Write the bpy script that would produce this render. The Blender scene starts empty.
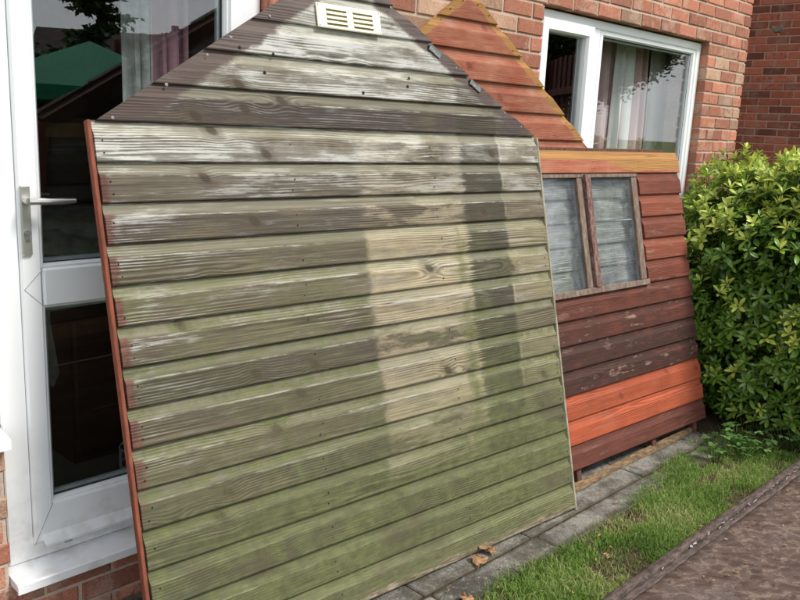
import bpy, math, random
from mathutils import Vector, Matrix, noise as mnoise
R = math.radians
random.seed(11)
scene = bpy.context.scene
COL = scene.collection

# ------------------------------------------------------------------ camera
FPX = 824.705                       # focal length in pixels of the 800 px wide photo
CAM_Z = 1.6224
HZ = .0624                          # the house datum above the paving
PS = 1.04                           # panel scale: boards of 116 mm cover
CR = Vector((0.69953647, -0.71313009, 0.04576237))
CU = Vector((0.11859636, 0.17900991, 0.97667311))
CF = Vector((0.7046869, 0.67779121, -0.2097986))
CAM = Vector((0, 0, CAM_Z))
cd = bpy.data.cameras.new('camera'); cam = bpy.data.objects.new('camera', cd); COL.objects.link(cam)
cd.sensor_width = 36; cd.lens = FPX / 800 * 36; cd.clip_start = .02; cd.clip_end = 600
m = Matrix((CR, CU, -CF)).transposed().to_4x4(); m.translation = CAM
cam.matrix_world = m
scene.camera = cam

# ------------------------------------------------------------------ sky, sun, exposure
SUN_EL, SUN_AZ = R(52), R(158)      # azimuth clockwise from +Y: behind the camera, to the right
w = bpy.data.worlds.new('World'); scene.world = w; w.use_nodes = True
nt = w.node_tree; nt.nodes.clear()
out = nt.nodes.new('ShaderNodeOutputWorld'); bg = nt.nodes.new('ShaderNodeBackground')
sky = nt.nodes.new('ShaderNodeTexSky'); sky.sky_type = 'NISHITA'; sky.sun_disc = False
sky.sun_elevation = SUN_EL; sky.sun_rotation = SUN_AZ
tc = nt.nodes.new('ShaderNodeTexCoord'); nz = nt.nodes.new('ShaderNodeTexNoise')
nz.inputs['Scale'].default_value = 2.6; nz.inputs['Detail'].default_value = 6; nz.inputs['Roughness'].default_value = .55
mp = nt.nodes.new('ShaderNodeMapping'); mp.inputs['Scale'].default_value = (1, 1, 2.6)
nt.links.new(tc.outputs['Generated'], mp.inputs['Vector']); nt.links.new(mp.outputs[0], nz.inputs['Vector'])
rmp = nt.nodes.new('ShaderNodeMapRange'); rmp.inputs['From Min'].default_value = .3; rmp.inputs['From Max'].default_value = .62
rmp.inputs['To Min'].default_value = .55; rmp.inputs['To Max'].default_value = 1
nt.links.new(nz.outputs['Fac'], rmp.inputs['Value'])
cr = nt.nodes.new('ShaderNodeMix'); cr.data_type = 'RGBA'
cr.inputs[6].default_value = (5.2, 5.6, 6.2, 1); cr.inputs[7].default_value = (11.5, 11.6, 11.8, 1)
nt.links.new(nz.outputs['Fac'], cr.inputs[0])
mx = nt.nodes.new('ShaderNodeMix'); mx.data_type = 'RGBA'
nt.links.new(rmp.outputs[0], mx.inputs[0]); nt.links.new(sky.outputs[0], mx.inputs[6]); nt.links.new(cr.outputs[2], mx.inputs[7])
nt.links.new(mx.outputs[2], bg.inputs[0]); bg.inputs[1].default_value = .11
nt.links.new(bg.outputs[0], out.inputs[0])
sd = bpy.data.lights.new('sun', 'SUN'); sun = bpy.data.objects.new('sun', sd); COL.objects.link(sun)
sd.energy = 2.5; sd.angle = R(14); sd.color = (1, .955, .89)
sdir = Vector((math.sin(SUN_AZ) * math.cos(SUN_EL), math.cos(SUN_AZ) * math.cos(SUN_EL), math.sin(SUN_EL)))
sun.rotation_euler = sdir.to_track_quat('Z', 'Y').to_euler(); sun.location = (3, -6, 9)
vs = scene.view_settings; vs.view_transform = 'Standard'; vs.look = 'None'; vs.gamma = 1; vs.use_curve_mapping = False
vs.exposure = 0.68

# ------------------------------------------------------------------ node helpers
class S:
    """a socket with arithmetic"""
    def __init__(s, g, k): s.g, s.k = g, k
    def _m(s, op, o, rev=False):
        n = s.g.nodes.new('ShaderNodeMath'); n.operation = op
        a, b = (o, s) if rev else (s, o)
        for i, q in enumerate((a, b)):
            if isinstance(q, S): s.g.links.new(q.k, n.inputs[i])
            elif q is not None: n.inputs[i].default_value = q
        return S(s.g, n.outputs[0])
    def __add__(s, o): return s._m('ADD', o)
    def __radd__(s, o): return s._m('ADD', o)
    def __sub__(s, o): return s._m('SUBTRACT', o)
    def __rsub__(s, o): return s._m('SUBTRACT', o, True)
    def __mul__(s, o): return s._m('MULTIPLY', o)
    def __rmul__(s, o): return s._m('MULTIPLY', o)
    def __truediv__(s, o): return s._m('DIVIDE', o)
    def mx(s, o): return s._m('MAXIMUM', o)
    def mn(s, o): return s._m('MINIMUM', o)
    def pw(s, o): return s._m('POWER', o)
    def fl(s): return s._m('FLOOR', None)
    def ab(s): return s._m('ABSOLUTE', None)
    def fr(s): return s._m('FRACT', None)

class Mat:
    def __init__(s, name, rough=.8, spec=.3, bump=None):
        s.m = bpy.data.materials.new(name); s.m.use_nodes = True; s.g = s.m.node_tree
        s.b = s.g.nodes['Principled BSDF']; s.b.inputs['Roughness'].default_value = rough
        s.b.inputs['Specular IOR Level'].default_value = spec
    def co(s, kind='Object'):
        n = s.g.nodes.new('ShaderNodeTexCoord'); q = s.g.nodes.new('ShaderNodeSeparateXYZ')
        s.g.links.new(n.outputs[kind], q.inputs[0]); return [S(s.g, q.outputs[i]) for i in range(3)]
    def world(s):
        n = s.g.nodes.new('ShaderNodeNewGeometry'); q = s.g.nodes.new('ShaderNodeSeparateXYZ')
        s.g.links.new(n.outputs['Position'], q.inputs[0]); return [S(s.g, q.outputs[i]) for i in range(3)]
    def rnd(s): return S(s.g, s.g.nodes.new('ShaderNodeObjectInfo').outputs['Random'])
    def at(s, name):
        n = s.g.nodes.new('ShaderNodeAttribute'); n.attribute_name = name; return S(s.g, n.outputs['Fac'])
    def vec(s, x, y, z=0):
        n = s.g.nodes.new('ShaderNodeCombineXYZ')
        for i, q in enumerate((x, y, z)):
            if isinstance(q, S): s.g.links.new(q.k, n.inputs[i])
            else: n.inputs[i].default_value = q
        return S(s.g, n.outputs[0])
    def sine(s, q): return q._m('SINE', None)
    def noise(s, v, sc=1, det=4, ro=.55, dist=0):
        n = s.g.nodes.new('ShaderNodeTexNoise'); s.g.links.new(v.k, n.inputs['Vector'])
        n.inputs['Scale'].default_value = sc; n.inputs['Detail'].default_value = det
        n.inputs['Roughness'].default_value = ro; n.inputs['Distortion'].default_value = dist
        return S(s.g, n.outputs['Fac'])
    def voro(s, v, sc=1, feat='F1', outp='Distance', rnd=1):
        n = s.g.nodes.new('ShaderNodeTexVoronoi'); n.voronoi_dimensions = '2D'; n.feature = feat; s.g.links.new(v.k, n.inputs['Vector'])
        n.inputs['Scale'].default_value = sc; n.inputs['Randomness'].default_value = rnd
        return S(s.g, n.outputs[outp])
    def ss(s, x, a, b, lo=0, hi=1):
        n = s.g.nodes.new('ShaderNodeMapRange'); n.interpolation_type = 'SMOOTHSTEP'
        s.g.links.new(x.k, n.inputs[0])
        if a > b: a, b, lo, hi = b, a, hi, lo
        for i, q in enumerate((a, b, lo, hi)): n.inputs[i + 1].default_value = q
        return S(s.g, n.outputs[0])
    def mix(s, f, a, b):
        n = s.g.nodes.new('ShaderNodeMix'); n.data_type = 'RGBA'
        for i, q in ((0, f), (6, a), (7, b)):
            if isinstance(q, S): s.g.links.new(q.k, n.inputs[i])
            elif i: n.inputs[i].default_value = (*q[:3], 1)
            else: n.inputs[i].default_value = q
        return S(s.g, n.outputs[2])
    def mul(s, c, f):
        n = s.g.nodes.new('ShaderNodeVectorMath'); n.operation = 'SCALE'
        if isinstance(c, S): s.g.links.new(c.k, n.inputs[0])
        else: n.inputs[0].default_value = c[:3]
        s.g.links.new(f.k, n.inputs['Scale']); return S(s.g, n.outputs[0])
    def set(s, col=None, bump=None, bs=.3, bd=.01, rough=None):
        if col is not None:
            if isinstance(col, S): s.g.links.new(col.k, s.b.inputs['Base Color'])
            else: s.b.inputs['Base Color'].default_value = (*col[:3], 1)
        if bump is not None:
            n = s.g.nodes.new('ShaderNodeBump'); n.inputs['Strength'].default_value = bs; n.inputs['Distance'].default_value = bd
            s.g.links.new(bump.k, n.inputs['Height']); s.g.links.new(n.outputs[0], s.b.inputs['Normal'])
        if rough is not None: s.g.links.new(rough.k, s.b.inputs['Roughness'])
        return s.m

M = {}
def plain(name, col, rough=.7, spec=.3, var=.15, sc=25, bump=.0):
    k = Mat(name, rough, spec); x, y, z = k.co(); n = k.noise(k.vec(x, y, z), sc, 5, .6)
    c = k.mul(col, k.ss(n, .25, .75, 1 - var, 1 + var))
    M[name] = k.set(c, n if bump else None, bump, .004); return M[name]

# ------------------------------------------------------------------ mesh helpers
class MB:
    def __init__(s): s.v, s.f, s.mi, s.t = [], [], [], []
    def add(s, vs, fs, tone=0):
        o = len(s.v); s.v += [tuple(p) for p in vs]; s.f += [tuple(i + o for i in f) for f in fs]; s.t += [tone] * len(vs)
    def box(s, x0, x1, y0, y1, z0, z1):
        s.add([(x0, y0, z0), (x1, y0, z0), (x1, y1, z0), (x0, y1, z0), (x0, y0, z1), (x1, y0, z1), (x1, y1, z1), (x0, y1, z1)],
              [(0, 3, 2, 1), (4, 5, 6, 7), (0, 1, 5, 4), (1, 2, 6, 5), (2, 3, 7, 6), (3, 0, 4, 7)])
    def bbox(s, x0, x1, y0, y1, z0, z1, b=.003):
        """box with all edges chamfered"""
        X, Y, Z = (x0, x1), (y0, y1), (z0, z1); vs = []; ix = {}
        for i in (0, 1):
            for j in (0, 1):
                for k in (0, 1):
                    sx, sy, sz = (b if i == 0 else -b), (b if j == 0 else -b), (b if k == 0 else -b)
                    for a, p in enumerate(((X[i], Y[j] + sy, Z[k] + sz), (X[i] + sx, Y[j], Z[k] + sz), (X[i] + sx, Y[j] + sy, Z[k]))):
                        ix[i, j, k, a] = len(vs); vs.append(p)
        fs = []
        for i in (0, 1):
            q = [ix[i, 0, 0, 0], ix[i, 1, 0, 0], ix[i, 1, 1, 0], ix[i, 0, 1, 0]]; fs.append(q if i else q[::-1])
            q = [ix[0, i, 0, 1], ix[0, i, 1, 1], ix[1, i, 1, 1], ix[1, i, 0, 1]]; fs.append(q if i else q[::-1])
            q = [ix[0, 0, i, 2], ix[1, 0, i, 2], ix[1, 1, i, 2], ix[0, 1, i, 2]]; fs.append(q if i else q[::-1])
        for i in (0, 1):
            for j in (0, 1):
                fs.append([ix[i, j, 0, 0], ix[i, j, 1, 0], ix[i, j, 1, 1], ix[i, j, 0, 1]])
                fs.append([ix[i, 0, j, 0], ix[i, 1, j, 0], ix[i, 1, j, 2], ix[i, 0, j, 2]])
                fs.append([ix[0, i, j, 1], ix[1, i, j, 1], ix[1, i, j, 2], ix[0, i, j, 2]])
                for k in (0, 1): fs.append([ix[i, j, k, 0], ix[i, j, k, 1], ix[i, j, k, 2]])
        s.add(vs, fs)
    def prism(s, prof, a, b, f=lambda t, p: (t, p[0], p[1])):
        """extrude closed profile between ends a and b (numbers or functions of the profile point)"""
        n = len(prof); vs = []
        for e in (a, b): vs += [f(e(p) if callable(e) else e, p) for p in prof]
        s.add(vs, [(i, (i + 1) % n, n + (i + 1) % n, n + i) for i in range(n)] + [tuple(range(n))[::-1], tuple(range(n, 2 * n))])
    def tube(s, pts, rad, n=6):
        pts = [Vector(p) for p in pts]; vs = []
        for i, p in enumerate(pts):
            d = (pts[min(i + 1, len(pts) - 1)] - pts[max(i - 1, 0)]).normalized()
            a = d.orthogonal().normalized(); c = d.cross(a); r = rad[i] if isinstance(rad, (list, tuple)) else rad
            vs += [p + r * (math.cos(t) * a + math.sin(t) * c) for t in [2 * math.pi * k / n for k in range(n)]]
        fs = [(i * n + k, i * n + (k + 1) % n, (i + 1) * n + (k + 1) % n, (i + 1) * n + k) for i in range(len(pts) - 1) for k in range(n)]
        s.add(vs, fs + [tuple(range(n))[::-1], tuple(range((len(pts) - 1) * n, len(pts) * n))])
    def mesh(s, name, mat, smooth=False, fix=True):
        me = bpy.data.meshes.new(name); me.from_pydata(s.v, [], s.f); me.materials.append(M[mat] if isinstance(mat, str) else mat)
        if any(s.t):
            at = me.attributes.new('tone', 'FLOAT', 'POINT'); at.data.foreach_set('value', s.t)
        if fix:
            import bmesh
            b = bmesh.new(); b.from_mesh(me); bmesh.ops.recalc_face_normals(b, faces=b.faces); b.to_mesh(me); b.free()
        if smooth: me.polygons.foreach_set('use_smooth', [True] * len(me.polygons))
        me.update(); return me
    def build(s, name, mat, parent=None, smooth=False, fix=True):
        return link(name, s.mesh(name, mat, smooth, fix), parent)
def link(name, data, parent=None, mw=None):
    o = bpy.data.objects.new(name, data); COL.objects.link(o)
    if parent: o.parent = parent
    if mw is not None: o.matrix_local = mw
    return o
def tag(o, label=None, cat=None, group=None, kind=None):
    for k, v in (('label', label), ('category', cat), ('group', group), ('kind', kind)):
        if v: o[k] = v
    return o
def empty(name, loc=(0, 0, 0), rot=None, sc=1):
    o = bpy.data.objects.new(name, None); COL.objects.link(o); o.empty_display_size = .1
    if rot is not None: mm = rot.to_4x4() @ Matrix.Scale(sc, 4); mm.translation = loc; o.matrix_world = mm
    else: o.location = loc
    return o
def ray(px, py): return CF + CR * ((px - 400) / FPX) - CU * ((py - 300) / FPX)
def ground(px, py, z=0):
    d = ray(px, py); return CAM + d * ((z - CAM_Z) / d.z)
def project(p):
    d = Vector(p) - CAM; z = d.dot(CF); return 400 + FPX * d.dot(CR) / z, 300 - FPX * d.dot(CU) / z
WY = 2.4115                         # face of the house wall
GY = WY + .075                      # plane of the glass
def mirrored(px, py, dist):         # a thing seen reflected in the glazing, at a path length dist
    p = CAM + ray(px, py).normalized() * dist; return Vector((p.x, 2 * GY - p.y, p.z))

# ------------------------------------------------------------------ materials
def brick_mat(name, cols, dark, lime):
    k = Mat(name, .9, .2); x, y, z = k.co(); r = k.rnd()
    wx, wy, wz = k.world(); v = k.vec(wx, wy, wz)
    n1 = k.noise(v, 38, 6, .65); n2 = k.noise(v, 160, 3, .6); n3 = k.noise(v, 9, 3)
    r2 = (r * 7.31).fr(); r3 = (r * 23.7).fr()
    c = k.mix(k.ss(r, .2, .5), cols[0], cols[1]); c = k.mix(k.ss(r, .68, .8), c, cols[2])
    c = k.mul(c, k.ss(r2, 0, 1, .72, 1.22))
    c = k.mix(k.ss(n1 + (r3 - .5) * .22, .52, .72) * .75, c, dark)
    c = k.mix(k.ss(n3 + n2 * .25, .62, .8) * .4, c, lime)
    c = k.mul(c, k.ss(n2, .3, .7, .82, 1.15))
    M[name] = k.set(c, n1 * .6 + n2 * .5, .55, .005)
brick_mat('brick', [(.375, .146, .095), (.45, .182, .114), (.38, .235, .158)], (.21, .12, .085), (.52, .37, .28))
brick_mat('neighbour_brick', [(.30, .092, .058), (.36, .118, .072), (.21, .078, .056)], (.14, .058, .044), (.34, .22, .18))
def mortar(name, col):
    k = Mat(name, .95, .1); wx, wy, wz = k.world(); v = k.vec(wx, wy, wz); n = k.noise(v, 60, 5, .65); n2 = k.noise(v, 4, 3)
    M[name] = k.set(k.mul(col, k.ss(n * .6 + n2 * .5, .3, .8, .72, 1.15)), n, .5, .003)
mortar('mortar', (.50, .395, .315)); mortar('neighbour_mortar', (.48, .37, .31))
def brick_tex():
    k = Mat('far_brickwork', .9, .2); wx, wy, wz = k.world()
    n = k.g.nodes.new('ShaderNodeTexBrick'); v = k.vec(wx + wy, wz - .0315, 0); k.g.links.new(v.k, n.inputs['Vector'])
    for q, val in (('Scale', 1), ('Mortar Size', .005), ('Brick Width', .225), ('Row Height', .075)): n.inputs[q].default_value = val
    n.inputs['Color1'].default_value = (.38, .14, .088, 1); n.inputs['Color2'].default_value = (.3, .14, .095, 1); n.inputs['Mortar'].default_value = (.46, .37, .31, 1)
    M['far_brickwork'] = k.set(S(k.g, n.outputs['Color']))
brick_tex()
def upvc():
    k = Mat('white_plastic', .32, .5); wx, wy, wz = k.world(); v = k.vec(wx, wy, wz)
    n = k.noise(v, 14, 5, .6); n2 = k.noise(k.vec(wx * 3, wy * 3, wz), 8, 4)
    low = k.ss(wz, .75, .1) * k.ss(n, .42, .68)
    c = k.mix(low * .6 + k.ss(n2, .62, .8) * .12, (.80, .81, .82), (.52, .51, .47))
    M['white_plastic'] = k.set(c)
upvc()
plain('gasket', (.02, .02, .022), .6); plain('vent_slot', (.20, .17, .07), .8); plain('spacer', (.42, .44, .47), .4)
plain('seam', (.36, .37, .39), .7)
k = Mat('satin_metal', .34, .5); k.b.inputs['Metallic'].default_value = .85; M['satin_metal'] = k.set((.58, .56, .54))
k = Mat('dull_metal', .5, .5); k.b.inputs['Metallic'].default_value = .5
x, y, z = k.co(); M['dull_metal'] = k.set(k.mix(k.ss(k.noise(k.vec(x, y, z), 90, 4), .4, .65), (.13, .16, .15), (.22, .21, .19)))
k = Mat('nail_head', .5, .4); M['nail_head'] = k.set((.21, .20, .20))
k = Mat('nail_hole', .8, .2); M['nail_hole'] = k.set((.02, .016, .012))
def glass(name, ior, dust=0, dcol=(.4, .4, .4)):
    m_ = bpy.data.materials.new(name); m_.use_nodes = True; g = m_.node_tree; g.nodes.clear()
    o = g.nodes.new('ShaderNodeOutputMaterial'); t = g.nodes.new('ShaderNodeBsdfTransparent'); gl = g.nodes.new('ShaderNodeBsdfGlossy')
    gl.inputs['Roughness'].default_value = 0 if not dust else .04; t.inputs[0].default_value = (.93, .96, .95, 1)
    mx_ = g.nodes.new('ShaderNodeMixShader'); ge = g.nodes.new('ShaderNodeNewGeometry'); dt = g.nodes.new('ShaderNodeVectorMath'); dt.operation = 'DOT_PRODUCT'
    g.links.new(ge.outputs['Incoming'], dt.inputs[0]); g.links.new(ge.outputs['Normal'], dt.inputs[1])
    fr_ = (1.0 - S(g, dt.outputs['Value']).ab()).pw(5.0) * (1 - ior) + ior      # Schlick; ior = reflectance face on
    g.links.new(fr_.k, mx_.inputs[0]); g.links.new(gl.outputs[0], mx_.inputs[2]); src = t.outputs[0]
    if dust:
        k_ = Mat.__new__(Mat); k_.m, k_.g = m_, g
        xx, yy, zz = k_.co(); n_ = k_.noise(k_.vec(xx, yy * .6, zz), 12, 7, .65, .4)
        df = g.nodes.new('ShaderNodeBsdfDiffuse'); df.inputs[0].default_value = (*dcol, 1)
        m2 = g.nodes.new('ShaderNodeMixShader'); g.links.new(k_.ss(n_, .35, .75, dust * .25, dust).k, m2.inputs[0])
        g.links.new(src, m2.inputs[1]); g.links.new(df.outputs[0], m2.inputs[2]); src = m2.outputs[0]
    g.links.new(src, mx_.inputs[1]); g.links.new(mx_.outputs[0], o.inputs[0]); M[name] = m_
glass('glass', .105); glass('dusty_glass', .05, .16, (.42, .44, .50))
plain('room_wall', (.10, .085, .075), .9); plain('room_floor', (.06, .035, .025), .8)
plain('dark_wood', (.045, .014, .010), .5); plain('sofa_fabric', (.17, .165, .14), .95, .1, .35, 9, .5)
plain('throw_fabric', (.22, .21, .18), .95, .1, .3, 14, .5)
plain('pink_curtain', (.62, .40, .41), .9, .1, .08, 6); plain('white_curtain', (.78, .74, .73), .9, .1, .06, 6)
plain('mauve_curtain', (.30, .16, .20), .9, .1, .2, 6); plain('net_curtain', (.30, .31, .30), .9, .1, .3, 22)
plain('pale_wall', (.62, .64, .60), .9, .1, .05)

def boards_grain(k, x, y, hgt):
    """plain-sawn grain shared by all cladding boards: growth rings cut lengthwise, knots"""
    r = k.rnd(); row = (y / hgt).fl(); jit = r * 37.0 + row * 1.9; rowf = (y / hgt).fr()
    vk = k.vec(x * 3.4 + rowf * .20 + jit, rowf * .42 + row * 5.7 + .3, 0)      # slanting spike knots
    kd = k.voro(vk, 1.0) + k.ss(k.noise(k.vec((x * 1.7 + jit).fl(), row * 1.7, 2), 5, 0), .40, .48, .5, 0)
    knot = k.ss(kd, .085, .035); near = k.ss(kd, .26, .02)
    yc = (rowf - .5) * hgt + ((r * 13.7).fr() - .5) * .12 + (k.noise(k.vec(x * 1.1 + jit, 1, row), 1, 2) - .5) * .05
    dd = (k.noise(k.vec(x * .75 + jit, 9, row), 1, 2, .5) - .5) * .16 + (k.noise(k.vec(x * 5 + jit, y * 18, row), 1, 3) - .5) * .010
    rho = (yc * yc + dd * dd + .0002).pw(.5) + near * .010
    ring = k.sine(rho * 820.0 + (k.noise(k.vec(x * 3 + jit, y * 40, row), 1, 3) - .5) * 5.0) * .5 + .5
    fib = k.noise(k.vec(x * 6 + jit, (y + near * .008) * 330, row), 1.0, 4, .62, .2)
    vis = k.ss(k.noise(k.vec(x * 1.3 + jit, y * 7, row + 4), 1, 3), .40, .66, .03, 1)      # figure shows in places
    g1 = .5 + (ring - .5) * vis * .33 + (fib - .5) * .55 + (k.noise(k.vec(x * 2 + jit, y * 70, row), 1, 5, .65) - .5) * .5
    return r, row, knot, near, g1, fib
HB = .112
def weathered():
    k = Mat('weathered_cladding', .88, .18); x, y, z = k.co()
    r, row, knot, near, g1, g2 = boards_grain(k, x, y, HB)
    f = (y / HB).fr()                                    # height within the board
    v3 = k.vec(x, y, row * .7)
    nA = k.noise(v3, 5, 5, .6); nB = k.noise(v3, 26, 6, .66)
    nC = k.noise(k.vec(x * 2.2 + r * 9, y * 10, row), 1.8, 7, .68); nF = k.noise(k.vec(x * 5 + r * 5, y * 60, row), 2, 5, .7)
    rj = (k.noise(k.vec(row * 3.17, 5.3, 0), 1, 0) - .5)      # a shift of each board's own
    xj = x + rj * .03 + (nB - .5) * .05 + (g1 - .5) * .09 + (nA - .5) * .03
    dark = k.at('dark'); bleach = k.at('bleach'); alg = k.at('algae'); pal = k.at('pale')
    base = k.mix(k.ss(g1, .30, .66), (.200, .163, .110), (.060, .049, .036))
    base = k.mix(k.ss(nC, .40, .62) * .45, base, k.mul((.125, .104, .072), k.ss(g1, .3, .7, 1.25, .75)))
    base = k.mix((dark * k.ss(nC, .28, .55)).mn(.9), base, k.mul((.062, .050, .045), k.ss(g1, .3, .7, 1.25, .8)))
    # bare buff wood where something kept the stain off
    pm = k.ss(xj, .876, .906) * k.ss(xj, 1.405, 1.372) * k.ss(y + (nA - .5) * .08 + (x - 1.1) * .09, .32, .42)
    pm = pm * k.ss(pal + (nC - .5) * 1.9, .30, .58)
    buff = k.mix(k.ss(g1, .36, .68), (.40, .335, .222), (.21, .165, .105))
    buff = k.mix(k.ss(nF, .55, .75) * .35, buff, (.47, .41, .29)); buff = k.mix(k.ss(nC, .48, .70) * .55, buff, (.17, .14, .095))
    base = k.mix(pm * k.ss(nC + (nB - .5) * .4, .72, .40, .50, .92), base, buff)
    pm2 = k.ss(x + (nB - .5) * .04, 1.600, 1.632) * k.ss(pal + (nC - .5) * 1.5, .15, .85)
    base = k.mix(pm2 * .75, base, k.mul(buff, k.ss(nA, .3, .7, .7, .95)))
    # darker stained band beside it
    dm = k.ss(xj, 1.375, 1.408) * k.ss(x + (nB - .5) * .03, 1.622, 1.600) * k.ss(y + (nA - .5) * .1, .26, .42)
    base = k.mix(dm * k.ss(nC + (nF - .5) * .3, .14, .42) * .92, base, k.mul((.056, .048, .035), k.ss(g1, .3, .7, 1.4, .7)))
    line = k.ss((x + (nB - .5) * .012 - 1.618).ab(), .009, .003) * k.ss(k.noise(k.vec(x, y, 3), 9, 3), .5, .6) * k.ss(y, .5, .7)
    base = k.mix(line * .4, base, (.36, .33, .25))
    sil = (bleach - .45).mx(0) * k.ss(nA * .6 + nC * .5, .38, .60) * k.ss(dm, 1, 0, .3, 1)
    base = k.mix((sil * 1.1).mn(.75), base, k.mul((.36, .35, .315), k.ss(g1, .3, .7, 1.2, .70)))      # silvered wood
    # bleached, flaking streaks; pale crest along each board: chips plus painted-in edge light
    st = k.ss(nC - (g1 - .5) * .8 + (nF - .5) * .5 + (bleach - .55) * .14, .50, .68)
    edge = k.ss(x, .34, .02) * .45 * k.ss(y, .45, .9)
    base = k.mix((st * (bleach + edge) * k.ss(dm, 1, 0, .35, 1)).mn(.95), base, k.mix(nF, (.56, .555, .53), (.36, .35, .32)))
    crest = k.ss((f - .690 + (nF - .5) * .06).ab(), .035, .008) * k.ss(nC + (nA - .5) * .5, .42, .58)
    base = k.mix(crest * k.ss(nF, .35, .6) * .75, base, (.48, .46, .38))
    base = k.mix(k.ss(f, .69, .78) * .36, base, (.34, .325, .23)); base = k.mix(k.ss(g1, .36, .22) * k.ss(nA, .35, .6) * .5, base, (.42, .36, .25))  # lit look of the coves painted in as a pale film; then pale grain
    # open grain, knots with feathered figure, end checks
    base = k.mix(k.ss(g1, .62, .76) * .6 + k.ss(g2, .42, .30) * .3, base, (.028, .022, .016))
    base = k.mix(knot * .85, base, (.040, .030, .022)); base = k.mix(k.ss(near, .35, .8) * .4, base, (.080, .060, .044))
    # green algae: low on the panel, in the coves, and in runs
    lowg = k.ss(y + (nA - .5) * .55 - (x - .9) * .10, .88, .10)
    cove = k.ss(f, .67, .82) * k.ss(y + (nA - .5) * .35, 1.36, .95) * k.ss(pm, 1, 0, .12, 1) * k.ss(nB + (nC - .5) * .5, .38, .6)
    runs = k.ss(k.noise(k.vec(x * 24, y * 2.2, 1), 1, 4, .65), .61, .72) * k.ss(y + (nA - .5) * .8, 1.25, .5) * .55
    spot = k.ss((x - 1.345 + (nB - .5) * .09).ab(), .05, .005) * k.ss(y, 1.30, 1.2) * k.ss(nA + (nB - .5) * .4, .44, .60) * .6
    ga = (lowg * .88 * k.ss(nB * .5 + nC * .9, .5, .85, .72, 1) + cove * .55 + runs + spot + k.ss(y, 1.4, 1.1) * k.ss(nA, .36, .60) * k.ss(pm, 1, 0, .2, 1) * .34) * alg
    green = k.mix(k.ss(nB * .5 + nF * .5, .35, .66), (.074, .083, .034), (.142, .156, .062))
    base = k.mix(ga.mn(.86), base, k.mul(green, k.ss(g1, .3, .75, 1.12, .80)))
    vivid = k.ss(k.noise(k.vec(x * 7, y * 3.2, 4), 1, 5, .65), .64, .74) * k.ss(y, .95, .3) * k.ss(x, .5, 1.1, .4, 1) * alg
    base = k.mix(vivid * .55, base, (.155, .235, .06))
    # soft damp-brown clouding low down, worn bottom edge
    cl = k.ss(k.noise(k.vec(x * 2.6, y * 6, 8), 1, 5, .6), .50, .66) * k.ss(y, .75, .4); base = k.mix(cl * .7, base, (.078, .066, .044))
    ft = k.ss(y + (nB - .5) * .10, .040, .0); base = k.mix(ft * .75, base, k.mix(k.ss(nF, .42, .6), (.10, .062, .045), (.36, .29, .22)))
    pt = k.ss(x + (nA - .5) * .3, .20, .08) * k.ss(y + (nB - .5) * .15, .29, .16); base = k.mix(pt * .7, base, (.10, .085, .070))
    # dark brown stain band under the missing barge boards, red edge at the side
    gb = (y - 1.568) - (.927 - (x - .927).ab()) * .632   # distance below the slope (negative)
    lw = k.ss(x, .9, 1.0, -.082, -.060); bw = k.ss(gb + (nB - .5) * .05 + (nC - .5) * .05 - lw, -.012, .012) * k.ss(y, 1.566, 1.572)
    base = k.mix(bw * .92, base, k.mul((.088, .064, .057), k.ss(g1, .3, .7, 1.25, .7)))
    red = k.ss(x + (nB - .5) * .05 + (nF - .5) * .03, .030, .014) * k.ss(y, 1.46, 1.44) * k.ss(y + (nA - .5) * .3, .45, .65) * k.ss(f, .80, .70)
    base = k.mix(red * .85, base, k.mul((.118, .052, .040), k.ss(nB + (g1 - .5), .3, .7, 1.3, .6)))
    yg = k.ss(nA, .45, .6) * k.ss(x, 1.55, 1.8) * k.ss(y, 1.4, 1.55) * alg; base = k.mix(yg * .5, base, (.30, .32, .14))
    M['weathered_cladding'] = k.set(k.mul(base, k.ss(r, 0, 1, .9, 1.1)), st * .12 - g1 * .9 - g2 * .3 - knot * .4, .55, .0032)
weathered()
def painted(name, edge=None):
    """red-brown painted boards; attributes: hue 0 dark red-brown .. 1 orange-red, chip = flaking, soot = dark"""
    k = Mat(name, .72, .25); x, y, z = k.co()
    r, row, knot, near, g1, g2 = boards_grain(k, x, y, HB)
    hue, chip, soot, fade = k.at('hue'), k.at('chip'), k.at('soot'), k.at('fade')
    v3 = k.vec(x, y, row); nA = k.noise(v3, 6, 5, .6); nB = k.noise(v3, 30, 6, .68); nC = k.noise(k.vec(x * 3 + r * 7, y * 26, row), 1.6, 6, .68)
    c = k.mix(hue, (.118, .037, .026), (.335, .074, .032))
    c = k.mul(c, k.ss(g1 * .75 + nA * .35, .36, .74, 1.28, .66))
    c = k.mix(k.ss(nC, .5, .75) * .4, c, (.32, .14, .09)); c = k.mix(fade * k.ss(nA * .6 + nC * .5, .35, .75), c, (.42, .18, .105))
    c = k.mix((soot * k.ss(nA * .5 + nC * .6, .30, .58)).mn(.93), c, k.mul((.046, .023, .018), k.ss(g1, .3, .7, 1.3, .7)))
    c = k.mix(chip * k.ss(nC * .75 + nB * .35 + (nA - .5) * .5, .62, .72), c, (.29, .18, .14))
    c = k.mix(knot * .5, c, (.10, .03, .02)); c = k.mix(k.ss(g1, .64, .8) * .45, c, (.045, .018, .012))
    if edge: c = edge(k, c, x, y, nA, nB, g1)
    M[name] = k.set(k.mul(c, k.ss(r, 0, 1, .92, 1.08)), g1 * -.9, .6, .003)
def raw(k, g1): return k.mix(k.ss(g1, .35, .7), (.37, .19, .062), (.22, .105, .034))
def edge_side(k, c, x, y, nA, nB, g1):
    m_ = k.ss(y + (nB - .5) * .02 + k.ss(x, 0.45, 0.75, 0, .05) - (nA - .5) * .05, 1.408, 1.414)
    return k.mix(m_ * k.ss(y, 1.3, 1.31), c, raw(k, g1))
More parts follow.
